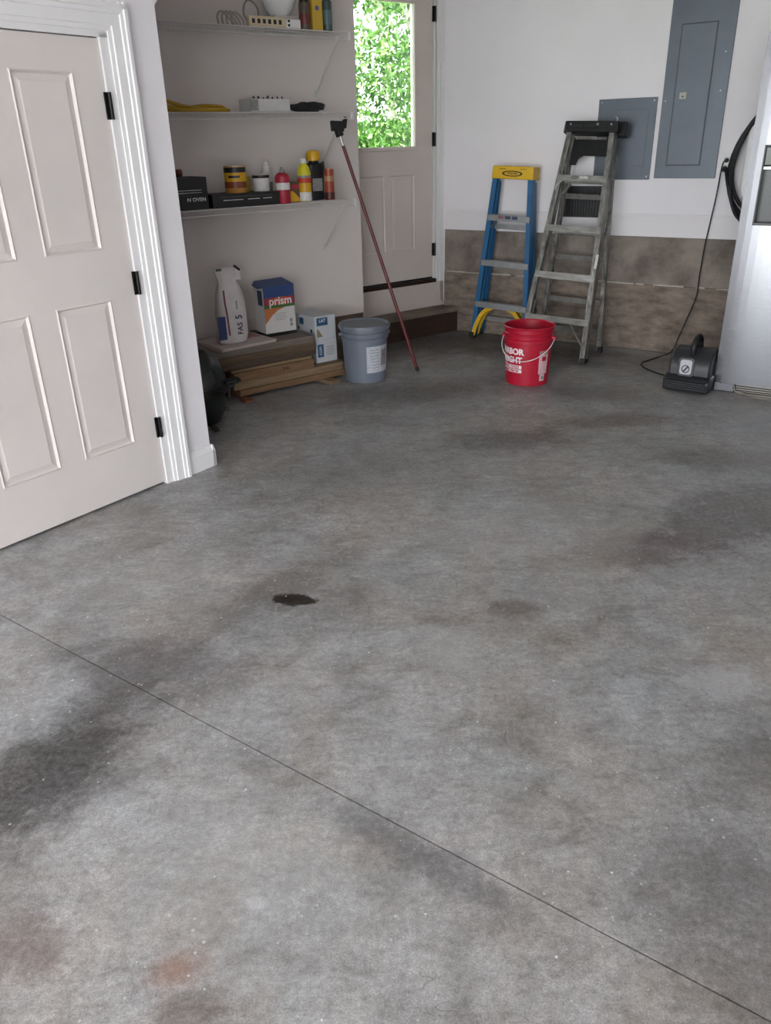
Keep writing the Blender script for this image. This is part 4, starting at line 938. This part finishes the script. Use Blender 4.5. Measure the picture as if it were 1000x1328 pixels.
for s in (-1, 1):
    x0 = s*(bh(.28)-.016)
    for yy, tag_ in ((.004, 'front'), (.085, 'rear')):
        # curved yellow foot braces
        pts = [Vector((s*.05, yy, .285)), Vector((s*.12, yy, .255)), Vector((s*.175, yy, .195)), Vector((s*.215, yy, .10)), Vector((s*.232, yy, .03))]
        b = MB(); sp2 = smooth_pts(pts, 3)
        for p_, q_ in zip(sp2[:-1], sp2[1:]):
            q2 = q_+(q_-p_)*.12; b.beam(p_, q2, .012, .034, side=(0, 1, 0))
        b.build('foot_brace', ycap, bt)
    MB().beam((s*(bh(.97)-.010), .0, .955), (s*(bh(.97)-.055), .02, .985), .014, .003, side=(0, 1, 0)).build('tread_brace', steel, bt)
    MB().beam((s*(bh(.9)-.02), .03, .90), (s*(bh(.95)-.075), .075, .975), .016, .004, side=(1, 0, 0)).build('spreader', steel if s < 0 else blk, bt)
alu_w = D.materials.new('worn aluminium'); alu_w.use_nodes = True
N = alu_w.node_tree.nodes; Lk = alu_w.node_tree.links; P_ = N['Principled BSDF']; P_.inputs['Metallic'].default_value = .4; P_.inputs['Roughness'].default_value = .45
tc = N.new('ShaderNodeTexCoord'); n_ = N.new('ShaderNodeTexNoise'); n_.inputs['Scale'].default_value = 24; n_.inputs['Detail'].default_value = 8; n_.inputs['Roughness'].default_value = .7; mp_ = N.new('ShaderNodeMapping'); mp_.inputs['Scale'].default_value = (1.6, 1.6, .35); Lk.new(tc.outputs['Object'], mp_.inputs[0]); Lk.new(mp_.outputs[0], n_.inputs['Vector'])
cr = N.new('ShaderNodeValToRGB'); Lk.new(n_.outputs[0], cr.inputs[0])
for k, (p_, c_) in enumerate(((.36, '4a4843'), (.50, '7d7b76'), (.62, '9a9892'), (.70, 'd6d4ce'))):
    if k > 1: cr.color_ramp.elements.new(.5)
for e, (p_, c_) in zip(cr.color_ramp.elements, ((.36, '4a4843'), (.50, '7d7b76'), (.62, '9a9892'), (.70, 'd6d4ce'))): e.position = p_; e.color = lin(c_)
Lk.new(cr.outputs[0], P_.inputs['Base Color'])
alu_t = mat('tread aluminium', 'a3a29d', .42, .5, scale=30, col2='7b7973', stretch=(.3, 1, 1))
alu_d = mat('dull aluminium', '6e6c67', .5, .6, var=.3, scale=24)
LEAN = math.atan2(6.12-5.713, 1.6)
k_ = 1/math.cos(LEAN)
at_, ah = ladder('tall paint-splattered aluminium step ladder with a black top, leaning on the wall', -2.165, 5.70, 0, LEAN, R(1.8), 1.62*k_, .275, .172, [.318*k_, .628*k_, .955*k_, 1.298*k_], alu_w, alu_t, dark, None, [.09, .24, .45, .57, .74], .075, .33, 1.56*k_, .12, .006, alu_d)
zt = 1.625*k_
acap = MB().box(-.200, .200, -.016, .125, zt-.045, zt+.030).build('top_cap', black_plastic, at_, bevel=.010)
for x in (-.09, .0, .09): MB().box(x-.035, x+.035, -.020, -.012, zt-.018, zt+.008).build('cap_rib', dark, acap, bevel=.003)
for x in (-.15, .05, .15): MB().bar((x, -.017, zt+.004), (x, -.0235, zt+.004), .008, 10).build('rivet', steel, acap)
MB().box(.15, .235, .06, .15, zt-.05, zt+.045).build('cap_end', black_plastic, acap, bevel=.010)
MB().box(-.215, -.165, .02, .12, zt-.045, zt+.02).build('cap_end', black_plastic, acap, bevel=.008)
MB().tube([(.165, .05, zt+.02), (.165, .05, zt+.062), (.150, .05, zt+.070)], .005, 6).build('hook', steel, acap, smooth=True)
# black tool holder below the cap
th = [(-.15, zt-.25), (-.10, zt-.25), (-.085, zt-.205), (-.05, zt-.185), (.15, zt-.185), (.15, zt-.06), (-.15, zt-.06)]
MB().prism(th, .085, .10, 'y').build('tool_holder', black_plastic, at_, bevel=.004)
box('holder_rail', alu_w, at_, -.13, .10, .076, .084, zt-.075, zt-.060)
for s in (-1, 1):
    MB().tube([(s*.095, .012, .318*k_-.025), (s*(ah(.08)-.035), .012, .13), (s*(ah(.06)-.012), .012, .10)], .0065, 6).build('foot_brace', alu_t, at_, smooth=True)
    MB().tube([(s*(ah(1.2)-.006), .0, 1.298*k_-.10), (s*(ah(1.25)-.03), .0, 1.298*k_-.055), (s*(ah(1.28)-.06), .0, 1.298*k_-.028)], .008, 6).build('tread_brace', alu_t, at_, smooth=True)
MB().beam((-.155, .07, 1.298*k_-.12), (-.105, .08, 1.298*k_-.045), .016, .004, side=(1, 0, 0)).build('spreader', steel, at_)
oval(at_, -.055, -.0065, 1.298*k_-.016, .028, .0105, blk, alu_w, None, 0)
box('sticker', mat('sticker white', 'c9c8c4', .5, var=.2, scale=80), at_, -.015, .045, -.0082, -.0065, 1.298*k_-.025, 1.298*k_-.007)
for z in (.62, .95): box('sticker', mat('sticker white', 'c9c8c4', .5, var=.2, scale=80), at_, ah(z)-.022, ah(z)-.002, -.0012, 0, z*k_+.06, z*k_+.16) if z < .9 else None
